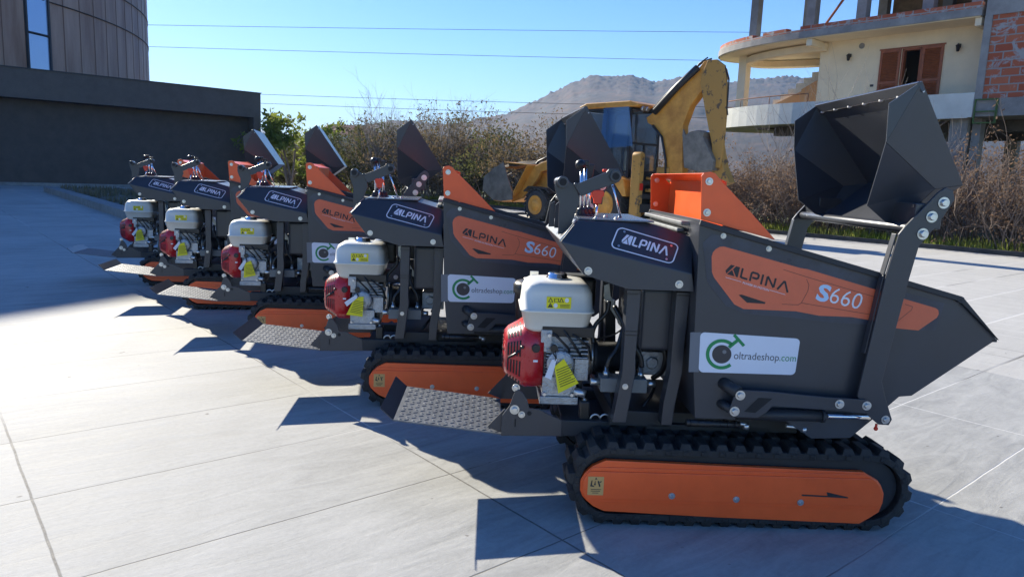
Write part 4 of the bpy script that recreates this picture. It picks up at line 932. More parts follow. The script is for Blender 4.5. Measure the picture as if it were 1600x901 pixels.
# local frame: x along the facade (towards the viewer's right), y = into the house (-HN), z up
cream = mat('cream_render', (0.84, 0.70, 0.48), 0.85, 0, 0.06, 1.2, 0.2, 60)
creamw = mat('white_render', (0.74, 0.74, 0.66), 0.85, 0, 0.06, 1.0, 0.2, 60, col2=(0.60, 0.60, 0.53))
orange_litw = mat('orange_lit_render', (0.62, 0.34, 0.15), 0.85, 0, 0.08, 1.5)  # orange light on the stair wall, put into its render colour
rawc = mat('raw_concrete', (0.22, 0.21, 0.20), 0.9, 0, 0.3, 1.5, 0.5, 30, col2=(0.34, 0.33, 0.31))
wood = mat('shutter_wood', (0.30, 0.085, 0.03), 0.5, 0, 0.2, 8)
tint = mat('soffit_boards', (0.20, 0.135, 0.08), 0.9, 0, 0.35, 3)
def brickmat():
    m = bpy.data.materials.new('brickwork'); m.use_nodes = True; t = m.node_tree; N = t.nodes; K = t.links; b = N['Principled BSDF']
    tc = N.new('ShaderNodeTexCoord'); sp = N.new('ShaderNodeSeparateXYZ'); K.new(tc.outputs['Object'], sp.inputs[0]); cb = N.new('ShaderNodeCombineXYZ')
    ad = N.new('ShaderNodeMath'); ad.operation = 'ADD'; K.new(sp.outputs[0], ad.inputs[0]); K.new(sp.outputs[1], ad.inputs[1]); K.new(ad.outputs[0], cb.inputs[0]); K.new(sp.outputs[2], cb.inputs[1])
    br = N.new('ShaderNodeTexBrick'); br.inputs['Scale'].default_value = 1; br.inputs['Brick Width'].default_value = 0.5; br.inputs['Row Height'].default_value = 0.24; br.inputs['Mortar Size'].default_value = 0.02
    br.inputs['Color1'].default_value = (0.36, 0.085, 0.04, 1); br.inputs['Color2'].default_value = (0.46, 0.14, 0.07, 1); br.inputs['Mortar'].default_value = (0.30, 0.28, 0.26, 1)
    K.new(cb.outputs[0], br.inputs[0]); n = N.new('ShaderNodeTexNoise'); n.inputs['Scale'].default_value = 2.2; n.inputs['Detail'].default_value = 8; n.inputs['Roughness'].default_value = 0.7; n.inputs['Distortion'].default_value = 1.0; K.new(cb.outputs[0], n.inputs['Vector'])
    mr = N.new('ShaderNodeMapRange'); mr.inputs['From Min'].default_value = 0.52; mr.inputs['From Max'].default_value = 0.60; K.new(n.outputs['Fac'], mr.inputs['Value'])
    mx = N.new('ShaderNodeMixRGB'); mx.inputs[2].default_value = (0.36, 0.35, 0.34, 1); K.new(mr.outputs[0], mx.inputs[0]); K.new(br.outputs['Color'], mx.inputs[1]); K.new(mx.outputs[0], b.inputs['Base Color']); b.inputs['Roughness'].default_value = 0.9
    bp = N.new('ShaderNodeBump'); bp.inputs['Strength'].default_value = 0.6; bp.inputs['Distance'].default_value = 0.02; K.new(br.outputs['Fac'], bp.inputs['Height']); bp.invert = True; K.new(bp.outputs[0], b.inputs['Normal'])
    return m
brick = brickmat()
sL, sR = -4.25, 1.45; zF, zE = 3.86, 6.90; CO = 1.2; AR = 3.3   # facade ends, balcony bottom, eave, overhang, terrace radius
D_ = 6.5
b = MB(); 
dl, dr, dt, db = -1.95, 0.04, 6.36, 4.62
ol, orr = -1.28, -0.62
fz = 4.10
b.box2((sL, 0, fz), (ol, 0.25, zE)); b.box2((orr, 0.0, fz), (sR, 0.25, zE)); b.box2((ol, 0, dt), (orr, .25, zE))
b.box2((sL, 0.26, fz), (sL + 0.22, D_ - 2, zE)); b.box2((sR - 0.02, 0.26, fz), (sR + 0.2, 1.2, zE)); b.box2((sL + .23, D_ - 2.2, fz), (sR, D_ - 2, zE))
b.build('wall', cream, hs)
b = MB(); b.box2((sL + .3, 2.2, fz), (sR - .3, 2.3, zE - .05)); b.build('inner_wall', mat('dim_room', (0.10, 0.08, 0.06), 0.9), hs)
def outline(co, r, s_end):
    # front line at y=-co from s_end to sL, rounded end swinging back to y = 2r - co
    return [(s_end, -co), (sL + 0.3, -co)] + [(sL + 0.3 - (r + 2.0) * math.sin(rad(a)), -co + r * .74 * (1 - math.cos(rad(a)))) for a in range(6, 175, 6)] + [(sL + 0.3, -co + 1.48 * r), (s_end, -co + 1.48 * r)]
b = MB(); b.slab(outline(CO - .125, AR - .125, 1.42), 3.87, 4.08); b.build('terrace_slab', rawc, hs, 0)
b = MB(); ol_ = outline(CO, AR, 1.42)[:-3]; inn = outline(CO - 0.12, AR - 0.12, 1.42)[:-3]
for i in range(len(ol_) - 1):
    p, q, r_, s_ = ol_[i], ol_[i + 1], inn[i + 1], inn[i]
    b.add([(v[0], v[1], z) for z in (3.83, 4.60) for v in (p, q, r_, s_)], [(3, 2, 1, 0), (4, 5, 6, 7), (0, 1, 5, 4), (2, 3, 7, 6)])
b.box2((1.42, -CO - 0.01, 3.85), (1.54, -0.003, 4.60))
b.build('parapet', creamw, hs)
b = MB(); b.tube([(p[0], p[1] + .06, 4.9) for p in ol_[1:]], 0.02, 6)
for p in ol_[1::3]: b.cyl((p[0], p[1] + .06, 4.6), (p[0], p[1] + .06, 4.9), 0.015, 6)
b.build('railing', mat('rusty_rail', (0.20, 0.09, 0.05), 0.7, 0.3), hs)
b = MB(); b.slab(outline(CO, AR + .25, 1.44), 6.90, 7.14); b.build('roof_slab', rawc, hs)
b = MB(); b.slab(outline(CO - .05, AR + .2, 1.40), 6.87, 6.899); b.build('soffit', cream, hs)
b = MB(); ob = outline(CO - 0.05, AR + .2, 1.40)[:-2]; ib = outline(CO - .3, AR - .05, 1.40)[:-2]
rnd = random.Random(4)
for i in range(len(ob) - 1):
    p, q, r_, s_ = ob[i], ob[i + 1], ib[i + 1], ib[i]
    zt = 7.33 if i == 0 else (7.33 if rnd.random() > 0.12 else 7.22)
    b.add([(v[0], v[1], z) for z in (7.142, zt) for v in (p, q, r_, s_)], [(3, 2, 1, 0), (4, 5, 6, 7), (0, 1, 5, 4), (2, 3, 7, 6), (1, 2, 6, 5), (3, 0, 4, 7)])
b.build('brick_course', brick, hs)
b = MB()   # inner soffit ring beam and brackets
b.tube([(sL + 0.3 - (AR + .9) * math.sin(rad(a)), -CO + 1.0 + (AR - 1.0) * .74 * (1 - math.cos(rad(a))), 6.68) for a in range(0, 181, 9)], 0.18, 4, smooth=False)
b.build('ring_beam', cream, hs); b = MB()
b.box2((sL - .0, -CO + .1, 6.62), (sL + .22, 0, 6.86)); b.build('bracket', cream, hs); b = MB(); b.box2((sR - .2, -CO + .1, 6.62), (sR - .02, 0, 6.86)); b.build('bracket', cream, hs)
for (a, r_) in ((100, AR - 0.45),):
    x, y = -8.05, 0.9; b = MB(); b.box2((x - .18, y - .18, 4.08), (x + .18, y + .18, 6.87)); b.build('column', cream, hs)
# stair with stepped parapet on the terrace
b = MB(); st = []
for k in range(11): st += [(sL - 3.6 + k * 0.33, 4.2 + k * 0.20 + 0.55), (sL - 3.6 + (k + 1) * 0.33, 4.2 + k * 0.20 + 0.55)]
b.prism([(sL - 3.6, 4.08)] + st + [(sL + 0.05, 4.08)], 1.9, 3.1); b.build('stair', creamw, hs)
b = MB(); b.prism([(sL - 3.5, 4.08), (sL - 3.5, 4.65), (sL - 1.3, 5.5), (sL + .0, 6.3), (sL + 0, 4.08)], 1.7, 1.89)
b.box2((sL - .1, 0.3, 4.08), (sL - .005, 1.7, 6.2)); b.prism([(sL - 1.3, 4.08), (sL - 1.3, 5.4), (sL - .11, 6.0), (sL - .11, 4.08)], 1.2, 1.69); b.build('stair_wall', orange_litw, hs)
# door with louvred shutters
def shutter(x0, x1):
    b = MB(); y = -0.06
    b.box2((x0, y, 4.30), (x0 + .08, y + .05, 6.36)); b.box2((x1 - .08, y, 4.30), (x1, y + .05, 6.36))
    for z in (4.30, 5.20, 6.27): b.box2((x0 + .081, y, z), (x1 - .081, y + .05, z + .09))
    k = 0; z = 4.42
    while z < 6.25:
        if not 5.16 < z < 5.29: b.box(((x0 + x1) / 2, y + .025, z), (x1 - x0 - .165, .05, .012), rot=(rad(35), 'X'))
        z += 0.055
    b.box2((x0 + .08, y + .045, 4.3), (x1 - .08, y + .055, 6.3))
    return b.build('shutter', wood, hs)
shutter(-1.99, -1.30); shutter(-0.60, 0.06)
b = MB(); b.box2((ol, .0, 4.1), (ol + .07, .2, dt)); b.box2((orr - .07, 0, 4.1), (orr, .2, dt)); b.box2((ol, .0, dt - .07), (orr, .2, dt)); b.box2((-2.05, -.03, dt + .004), (.1, .0, dt + .05)); b.build('door_frame', wood, hs)
for (px, py) in ((1329, 90), (1500, 75)):
    s_, z_ = Hs(px, py); b = MB(); b.box2((s_ - .03, -.03, z_ + .0), (s_ + .03, 0, z_ + .12)); b.tube([(s_, -.02, z_ + .05), (s_, -.14, z_ + .12), (s_, -.16, z_ + .08)], .012, 6)
    b.lathe([(-.14, .03), (-.12, .05), (.04, .075), (.05, .09), (.10, .03), (.12, .01)], (s_, -.16, z_), (0, 0, 1), 8); b.build('wall_lantern', black, hs)
s_, z_ = Hs(1347, 72); b = MB(); b.cyl((s_, 0, z_), (s_, -.03, z_), .10); b.build('vent_cover', rawc, hs)
b = MB(); s_, z_ = Hs(1362, 134); b.box2((s_ - .06, -.012, z_ - .04), (s_ + .06, 0, z_ + .04)); b.build('switch_box', black, hs)
# brick part on the right with concrete floor bands
b = MB(); b.box2((1.56, -1.15, 4.40), (9, 4, 6.86)); b.box2((1.56, -1.15, 7.7), (9, 4, 10.2)); b.build('brick_wall', brick, hs)
b = MB(); b.box2((1.55, -1.20, 3.86), (9.05, 4.05, 4.395)); b.box2((1.55, -1.20, 6.862), (9.05, 4.05, 7.695)); b.box2((1.545, -1.21, 4.396), (1.75, -.9, 6.86)); b.build('floor_band', rawc, hs)
b = MB()
for x in (1.62, 2.20, 2.22):
    b.box2((x - .02, -1.30, 3.66), (x + .02, -1.26, 4.38))
for z in (3.66, 4.0, 4.36): b.box2((1.60, -1.302, z - .02), (2.24, -1.258, z + .02))
b.box2((1.60, -1.26, 3.66), (1.64, -0.6, 3.70)); b.build('green_frame', mat('green_steel', (0.07, 0.13, 0.03), 0.6, 0.2), hs)
# open upper storey
b = MB()
for s_, y in ((-7.9, 1.2), (-6.3, 2.6), (-4.6, -.2), (-3.6, 3.4), (-2.6, -.4), (-1.2, 3.3), (-.4, -.4), (1.1, -.5), (1.0, 3.4)):
    b = MB(); b.box2((s_ - .17, y - .17, 7.14), (s_ + .17, y + .17, 10.6)); b.build('bare_column', rawc, hs)
b = MB(); b.box2((-5.0, -.6, 9.6), (1.5, 6, 9.8)); b.build('upper_ceiling', tint, hs)
b = MB(); b.box2((-5.1, -.7, 9.45), (1.5, -.35, 9.95)); b.box2((-8.4, -.7, 10.2), (1.5, 6, 10.55)); b.build('upper_slab', rawc, hs)
b = MB(); b.box2((-3.5, 3.9, 7.14), (1.4, 4.1, 9.6)); b.build('upper_partition', tint, hs)
b = MB(); b.tube([(-5.4, 1.5, 7.3), (-2.5, -.1, 9.7)], 0.05, 6); b.tube([(-3, .4, 7.5), (1, .3, 7.6)], 0.04, 6); b.tube([(-3, .4, 8.3), (1, .35, 8.2)], 0.04, 6); b.build('timber_prop', wood, hs)
# open ground floor
b = MB()
for s_, y, wd in ((1.1, -.7, .26), (1.55, -.5, .12), (-2.6, -.4, .2), (-5.2, 1.2, .2), (4.6, -.8, .25), (3.1, 3.2, .2), (-1.0, 3.4, .2), (0.9, 5.2, .2), (6.9, -.8, .25), (5.2, 4, .2)):
    b = MB(); b.box2((s_ - wd, y - .2, 0.05), (s_ + wd, y + .2, 3.855)); b.build('pillar', rawc, hs)
b = MB(); b.box2((-6, 0.2, 3.5), (9, 0.5, 3.85)); b.box2((-6, 4.5, 3.5), (9, 4.8, 3.85)); b.box2((-7.0, .6, 3.80), (9, 6, 3.855)); b.build('floor_beam', mat('dark_beam', (0.09, 0.075, 0.06), 0.9, 0, .3, 2), hs)
b = MB(); b.box2((-4.2, 5.6, .05), (-.6, 5.8, 3.4)); b.box2((5, 5.6, .05), (9, 5.8, 3.4)); b.box2((-.6, 5.6, .05), (5, 5.8, 1.0)); b.build('rear_wall', rawc, hs)

# ------------------------------------------------------------------ backhoe loader
BH = Vector((0.667, 24.544, 0)); bh = Vector((-0.67, 0.742, 0)).normalized(); bn = Vector((-bh.y, bh.x, 0)) # bn: towards the machine's left side = the viewer
if bn.y > 0: bn = -bn
def Bp(px, py, off):                # off: distance inwards from the left wheels' outer face
    P = on_plane(px, py, BH - bn * off, bn); d = P - BH; return (d.dot(bh), d.z)
byel = mat('yellow_machine_paint', (0.72, 0.34, 0.055), 0.5, 0, 0.14, 2.5, 0.05, 60, col2=(0.48, 0.20, 0.03))
bscr = mat('worn_yellow_paint', (0.12, 0.075, 0.04), 0.6, 0, 0.5, 4.5, 0.2, 40, col2=(0.46, 0.24, 0.05)); _r = [n for n in bscr.node_tree.nodes if n.type == 'VALTORGB'][0]; _r.color_ramp.elements[0].position = .40; _r.color_ramp.elements[1].position = .44
bblk = mat('machine_black', (0.018, 0.018, 0.02), 0.5)
bgry = mat('bucket_steel', (0.20, 0.18, 0.15), 0.6, 0.3, 0.3, 3, 0.3, 20)
tyre = mat('tyre', (0.045, 0.043, 0.042), 0.9, 0, 0.2, 10)
cglass = mat('cab_glass', (0.35, 0.45, 0.55), 0.03, 0, trans=0.92)
rot = math.atan2(bh.y, bh.x)
bk = empty('backhoe_loader', tuple(BH), rot, 'large yellow backhoe loader parked beyond the row, digging arm folded up at its rear', 'backhoe')
# local frame: x forward (bh), y = left of heading; bn points to the viewer = local +y
def pr(b, pts, off0, off1):          # pixel outline on the plane off0, thickness to off1 (inwards)
    b.prism([Bp(*p, off0) for p in pts], -off0, -off1)
def wheel(x, r, w, y0, name='wheel'):
    b = MB(); pf = [(-w / 2, r * .58), (-w / 2, r * .80), (-w / 2 + .03, r * .93), (-w / 2 + .09, r * .985), (w / 2 - .09, r * .985), (w / 2 - .03, r * .93), (w / 2, r * .80), (w / 2, r * .58)]
    b.lathe(pf, (x, y0, r), (0, 1, 0), 40)
    nn = 22
    for k in range(nn):
        for s in (-1, 1):
            t = 2 * math.pi * (k + (.5 if s > 0 else 0)) / nn; a = Vector((math.cos(t), 0, math.sin(t))); tt = Vector((-a.z, 0, a.x)); c = Vector((x, y0 + s * w * .27, r)) + a * r * .985
            vs = [c + tt * u * .045 + Vector((0, v * w * .24, 0)) + tt * v * s * -.07 + a * h for h in (-.02, .03) for u, v in ((-1, -1), (1, -1), (1, 1), (-1, 1))]
            b.add(vs, [(3, 2, 1, 0), (4, 5, 6, 7), (0, 1, 5, 4), (1, 2, 6, 5), (2, 3, 7, 6), (3, 0, 4, 7)])
    o = b.build(name, tyre, bk)
    for s in (-1, 1):
        b = MB(); b.lathe([(0, r * .60), (.03, r * .60), (.035, r * .56), (.008, r * .50), (.008, r * .30), (.05, r * .24), (.05, r * .10)], (x, y0 + s * (w / 2 - .005), r), (0, s, 0), 28); b.build('rim', byel, o)
    return o
zr = 0.72; xr_ = -2.95
wheel(0.0, 0.54, 0.42, -0.21); wheel(0.0, 0.54, 0.42, -1.95); wheel(xr_, zr, 0.50, -0.30); wheel(xr_, zr, 0.50, -1.95)
b = MB(); b.box2((-3.4, -1.6, .55), (.9, -.75, 1.0)); b.cyl((0, -1.9, .54), (0, -.3, .54), .12); b.cyl((xr_, -1.9, zr), (xr_, -.4, zr), .18); b.build('chassis', bblk, bk, .02)
b = MB(); b.prism([(-.9, 1.0), (.9, 1.0), (.95, 1.45), (.7, 1.62), (-.9, 1.78)], -.75, -1.6); b.build('engine_bonnet', byel, bk, .04)
b = MB(); b.prism([(xr_ - .9, 1.0), (xr_ - .75, 1.5), (xr_ - .2, 1.70), (xr_ + .55, 1.72), (xr_ + 1.0, 1.55), (xr_ + 1.6, 1.2), (xr_ + 1.6, 1.0), (xr_ + .9, 1.2), (xr_ + .3, 1.52), (xr_ - .3, 1.5), (xr_ - .75, 1.0)], -.05, -.62)
b.prism([(xr_ - .9, 1.0), (xr_ - .75, 1.5), (xr_ - .2, 1.70), (xr_ + .55, 1.72), (xr_ + 1.0, 1.55), (xr_ + 1.6, 1.2), (xr_ + 1.6, 1.0), (xr_ + .9, 1.2), (xr_ + .3, 1.52), (xr_ - .3, 1.5), (xr_ - .75, 1.0)], -1.6, -2.15); b.build('rear_fender', byel, bk, .02)
b = MB(); b.prism([(-.62, .95), (-.5, 1.12), (.4, 1.16), (.62, 1.0), (.6, .96), (.35, 1.1), (-.45, 1.07), (-.58, .93)], .0, -.42); b.build('front_fender', bblk, bk)
# cab
x0c, x1c, y0c, y1c, z0c, zc_ = -3.55, -1.75, -.45, -1.85, 1.05, 3.62
b = MB()
def post(b, p, q, r=.045): b.tube([p, q], r, 4, smooth=False)
for y in (y0c, y1c):
    post(b, (x0c, y, z0c), (x0c + .05, y, zc_), .055); post(b, (x1c + .25, y, z0c), (x1c - .05, y, zc_), .05); post(b, (-2.65, y, 1.5), (-2.62, y, zc_), .045)
    post(b, (x0c, y, 1.75), (x1c + .2, y, 1.6), .04); post(b, (x0c, y, zc_), (x1c, y, zc_), .05)
for x, z in ((x0c, zc_), (x1c, zc_), (x0c, 1.75), (x0c, 2.6), (x0c + .02, 1.05), (x1c + .2, 1.6)): post(b, (x, y0c, z), (x, y1c, z), .045)
post(b, (x0c, -1.15, z0c), (x0c, -1.15, 2.6), .04)
b.box2((x0c + .05, y0c + .0, z0c), (x1c + .3, y0c - .04, 1.55)); b.box2((x0c + .05, y1c, z0c), (x1c + .3, y1c + .04, 1.55)); b.box2((x0c + .05, y0c, z0c), (x1c + .3, y1c, z0c + .06))
cabf = b.build('cab_frame', bblk, bk)
b = MB(); b.box2((x0c + .06, y0c - .01, 1.6), (x1c + .1, y0c - .018, zc_ - .05)); b.box2((x0c + .06, y1c + .01, 1.6), (x1c + .1, y1c + .018, zc_ - .05)); b.box2((x0c + .01, y0c - .05, 1.8), (x0c + .018, y1c + .05, zc_ - .05)); b.box2((x1c + .08, y0c - .05, 1.62), (x1c + .088, y1c + .05, zc_ - .05)); b.build('cab_glass', cglass, bk)
b = MB(); b.prism([(x0c - .25, zc_ + .04), (x0c - .28, zc_ + .12), (x0c + .05, zc_ + .22), (x1c + .0, zc_ + .22), (x1c + .3, zc_ + .12), (x1c + .25, zc_ + .04)], y0c + .08, y1c - .08); rf_ = b.build('cab_roof', byel, bk, .03)
b = MB()
for y in (y0c - .15, y0c - .35, y1c + .35, y1c + .15): b.cyl((x0c - .26, y, zc_ + .0), (x0c - .34, y, zc_ - .02), .07)
b.build('work_light', zinc, bk)
b = MB(); b.box2((-2.9, -1.0, 1.1), (-2.35, -1.45, 1.75)); b.box2((-2.9, -1.0, 1.7), (-2.75, -1.45, 2.5)); b.build('seat', bblk, bk, .05)
b = MB(); b.lathe([(0, .19), (.03, .19)], (-2.05, -1.2, 2.1), (.4, 0, .9), 20); b.cyl((-2.05, -1.2, 2.1), (-1.9, -1.2, 1.5), .03); b.build('steering_column', bblk, bk)
b = MB(); b.tube([(-1.7, -.4, 3.2), (-1.55, -.12, 3.3), (-1.5, -.08, 3.0)], .02, 6); b.box2((-1.56, -.0, 2.75), (-1.50, -.18, 3.1)); b.build('mirror', bblk, bk)
# open door pane tinted blue
b = MB(); dp = [(944, 160), (982, 158), (988, 228), (938, 232)]; pr(b, dp, .38, .40); o = b.build('side_window', mat('blue_glass', (0.16, 0.38, 0.72), 0.04, 0, trans=.8), bk)
# rear frame with stabilisers
b = MB(); b.box2((-4.35, -.15, .55), (-3.95, -2.2, .8)); b.box2((-4.3, -.2, .95), (-4.0, -2.15, 1.1)); b.box2((-4.3, -.25, 1.35), (-4.0, -2.1, 1.5)); b.box2((-4.1, -.4, .6), (-3.8, -2.0, 1.7)); b.build('rear_frame', bblk, bk, .01)
b = MB(); b.box2((-4.37, -.5, 1.16), (-4.2, -1.9, 1.26)); b.box2((-4.37, -.7, .84), (-4.25, -1.7, .92)); b.box2((-4.37, -.5, 1.52), (-4.2, -1.9, 1.6)); b.build('frame_trim', bscr, bk, .01)
for y in (-.02, -2.12):
    b = MB(); b.box2((-4.32, y, .32), (-4.02, y - .22, 2.2)); b.cyl((-4.32, y - .11, 2.2), (-4.02, y - .11, 2.2), .11); s_ = b.build('stabiliser', bscr, bk, .015)
    b = MB(); b.box2((-4.4, y + .1, .26), (-3.95, y - .35, .32)); b.build('foot_pad', bgry, s_)
    b = MB(); b.box2((-4.36, y - .06, 1.2), (-4.325, y - .17, 1.4)); b.build('tail_lamp', mat('lamp_red', (.6, .02, .01), .3), s_)
# boom, stick and bucket of the hoe, drawn 1.1 m inside
oc = 1.05
boom = [(1012, 192), (1010, 184), (1018, 178), (1058, 140), (1094, 104), (1100, 96), (1110, 94), (1120, 96), (1128, 106), (1132, 122), (1122, 126), (1096, 142), (1078, 166), (1067, 196), (1066, 272), (1042, 274), (1040, 240), (1032, 212), (1022, 198)]
b = MB(); pr(b, boom, oc - .14, oc + .14); o = b.build('boom', byel, bk, .01)
stick = [(1106, 94), (1120, 93), (1132, 102), (1135, 128), (1134, 180), (1129, 238), (1124, 262), (1114, 262), (1112, 225), (1105, 190), (1098, 152), (1094, 130), (1098, 112)]
b = MB(); pr(b, stick, oc - .24, oc - .16); pr(b, stick, oc + .16, oc + .24); b.build('stick', bscr, bk, .01)
b = MB()
def pipe(b, pts, off, r, n=8): b.tube([(Bp(*p, off)[0], -off, Bp(*p, off)[1]) for p in pts], r, n)
pipe(b, [(1022, 176), (1060, 134), (1090, 106)], oc - .22, .10); b.build('hydraulic_ram', bblk, bk); b = MB(); pipe(b, [(1128, 130), (1131, 200)], oc, .06); b.build('hydraulic_ram', bblk, bk)
b = MB(); pipe(b, [(1018, 172), (1050, 138), (1080, 112), (1100, 96), (1112, 92)], oc - .1, .025); pipe(b, [(1024, 176), (1055, 142), (1085, 114), (1092, 100), (1106, 90)], oc - .16, .02)
pipe(b, [(1133, 104), (1139, 125), (1136, 170), (1137, 180)], oc - .2, .02); pipe(b, [(1020, 196), (1034, 214), (1040, 250), (1040, 275)], oc - .2, .035); b.build('hose_bundle', bblk, bk)
b = MB(); pipe(b, [(1098, 125), (1110, 108)], oc - .16, .03); pipe(b, [(1112, 205), (1100, 208)], oc - .1, .035); pipe(b, [(1028, 172), (1045, 155)], oc - .1, .03); b.build('ram_rod', chrome, bk)
b = MB(); b.box2((-4.75, -.85, .7), (-4.3, -1.3, 1.9)); b.build('swing_post', bscr, bk, .03)
hb = [(1066, 214), (1068, 262), (1090, 268), (1112, 266), (1114, 250), (1106, 232), (1098, 214), (1100, 206), (1090, 203), (1078, 206)]
b = MB(); pr(b, hb, oc - .40, oc + .40); hbk = b.build('digging_bucket', bgry, bk, .02)
b = MB()
for k in range(5):
    off = oc - .36 + k * .18; pts = [(1067 + k * .5, 214), (1068, 202), (1072, 212)]; b.prism([Bp(*p, off) for p in pts], -off + .03, -off - .03)
b.build('bucket_tooth', bgry, hbk)
b = MB(); pr(b, [(1112, 200), (1118, 196), (1130, 262), (1140, 285), (1128, 290), (1112, 268)], oc - .15, oc + .15); b.build('bucket_link', bscr, bk, .01)
# front loader
of = .45
for q in (of, 1.65):
    b = MB(); pr(b, [(900, 262), (872, 262), (845, 268), (838, 282), (815, 310), (800, 316), (798, 306), (812, 292), (828, 264), (846, 254), (870, 246), (900, 244)], of, of + .12)
    if q > of: b = MB(); P_ = [Bp(*p, of) for p in [(900, 262), (872, 262), (845, 268), (838, 282), (815, 310), (800, 316), (798, 306), (812, 292), (828, 264), (846, 254), (870, 246), (900, 244)]]; b.prism(P_, -q, -q - .12)
    b.build('lift_arm', byel, bk, .015)
b = MB(); pipe(b, [(868, 240), (842, 252), (822, 275), (812, 300)], of + .3, .045); pipe(b, [(838, 262), (820, 262), (792, 274), (786, 300)], of + .25, .02); b.build('loader_hose', bblk, bk)
lb = [(786, 254), (822, 258), (820, 264), (800, 300), (800, 312), (782, 314), (770, 312), (754, 296), (756, 276), (772, 262)]
PL = [Bp(*p, .1) for p in lb]
b = MB(); b.prism([PL[i] for i in (0, 3, 4, 5, 6, 7, 8, 9)], -.1, -.14); b.prism([PL[i] for i in (0, 3, 4, 5, 6, 7, 8, 9)], -2.25, -2.29)
b.build('bucket_cheek', bgry, bk)
b = MB()
for i, j in ((0, 1), (1, 3), (3, 5), (5, 6)):
    p, q = Vector(PL[i]), Vector(PL[j]); b.plate([(p.x, -.141, p.y), (q.x, -.141, q.y), (q.x, -2.249, q.y), (p.x, -2.249, p.y)], .03)
b.build('loader_bucket', byel, bk)
b = MB(); rnd = random.Random(3)
p, q = Vector(PL[9]), Vector(PL[1]); n = 16; o0 = 0
for i in range(n + 1):
    for j in range(n + 1):
        u, v = i / n, j / n; hh = .28 * math.sin(math.pi * u) ** .6 * math.sin(math.pi * v) ** .5 + .06 * pnoise(Vector((u * 7, v * 9, 0)))
        b.v.append((p.x + (q.x - p.x) * u, -.16 - 2.05 * v, p.y + (q.y - p.y) * u + hh * .8))
for i in range(n):
    for j in range(n): k = i * (n + 1) + j; b.f.append((k, k + 1, k + n + 2, k + n + 1)); b.sm.append(True)
soil_ = b.build('soil_load', mat('earth', (0.09, 0.065, 0.04), 0.95, 0, .4, 4, .8, 20), None, fix=True)
soil_.matrix_world = bk.matrix_basis.copy(); tag(soil_, 'heap of dark earth lying in the front bucket of the backhoe', 'earth heap')

# ------------------------------------------------------------------ fence, shrubs, trees
b = MB()
fence = empty('wire_fence', tuple(Q(0, 0.55)), 0, 'dark wire mesh fence standing behind the verge kerb', 'fence')
FO = Q(0, 0.55)
def Fp(s, z, t=0.0): p = kd * s + kn * t; return (p.x, p.y, z)
for k in range(-4, 22):
    s0 = k * 2.0; b = MB()
    for i in range(1, 20):
        s = s0 + i * 0.1; b.tube([Fp(s, .12), Fp(s, 1.18)], 0.0035 if s < 14 else .005, 3, False, False)
    for z in (.15, .35, .55, .75, .95, 1.15): b.tube([Fp(s0 + .03, z, .006), Fp(s0 + 1.97, z, .006)], 0.0035, 3, False, False)
    b.build('mesh_panel', bblk, fence, fix=False)
    b = MB(); b.box2((-.02, -.02, 0.08), (.02, .02, 1.25)); o = b.build('fence_post', bblk, fence); o.location = Fp(s0, 0)
bark = mat('twig_bark', (0.20, 0.15, 0.12), 0.9, 0, 0.25, 3)
bark2 = mat('pale_bark', (0.26, 0.22, 0.19), 0.9, 0, 0.25, 3)
leafd = mat('dry_leaf', (0.16, 0.10, 0.065), 0.95, 0, 0.4, 2, col2=(0.20, 0.13, 0.08))
leafg = mat('green_leaf', (0.055, 0.07, 0.022), 0.95, 0, 0.4, 1.5, col2=(0.13, 0.125, 0.05), spec=.1)
leafl = mat('glossy_leaf', (0.09, 0.14, 0.02), 0.7, 0, 0.4, 1.5, col2=(0.26, 0.28, 0.06), spec=.25)
leafo = mat('autumn_leaf', (0.11, 0.085, 0.045), 0.95, 0, 0.4, 1.5, col2=(0.19, 0.135, 0.07), spec=.1)
for m_ in (leafg, leafl, leafo, leafd): translucent(m_)
def rv(r, s=1.0): return Vector((r.uniform(-1, 1), r.uniform(-1, 1), r.uniform(-1, 1))) * s
def leaves(r, pts, n, size, spread):
    b = MB()
    for _ in range(n):
        p = r.choice(pts) + rv(r, spread); a = rv(r).normalized(); c = a.cross(rv(r)).normalized(); l = size * r.uniform(.6, 1.3)
        b.v += [tuple(p - a * l), tuple(p + c * l * .45), tuple(p + a * l), tuple(p - c * l * .45)]; o = len(b.v) - 4; b.f.append((o, o + 1, o + 2, o + 3)); b.sm.append(False)
    return b
def grow(b, r, p, d, ln, rd, depth, pts, gnarl=.25, up=.12, split=(2, 4), n=3, shrink=.68):
    segs = 3; P = [p]; q = p
    for i in range(segs):
        d = (d + rv(r, gnarl) + Vector((0, 0, up))).normalized(); q = q + d * ln / segs; P.append(q)
    b.tube(P, [rd * (1 - .35 * i / segs) for i in range(segs + 1)], n, False, True)
    if depth <= 1: pts.append(P[-1]); pts.append(P[-2])
    if depth == 0: return
    for _ in range(r.randint(*split)):
        k = r.randint(1, segs); dd = (d + rv(r, .85)).normalized(); grow(b, r, P[k], dd, ln * shrink * r.uniform(.7, 1.15), rd * .55, depth - 1, pts, gnarl, up, split, n, shrink)
def shrub_mesh(seed, h, rx, stems, depth=3, nleaf=0, lsize=.05, rd=.022, up=.10, spread=.15):
    r = random.Random(seed); b = MB(); pts = []
    for _ in range(stems):
        a = r.uniform(0, 6.28); rr = rx * math.sqrt(r.random()); p = Vector((rr * math.cos(a), rr * math.sin(a) * .7, 0)); d = Vector((math.cos(a) * .5 + r.uniform(-.3, .3), math.sin(a) * .4, 1)).normalized()
        grow(b, r, p, d, h * .48 * r.uniform(.6, 1.1), rd, depth, pts, .3, up)
    return b, leaves(r, pts, nleaf, lsize, spread) if nleaf else None
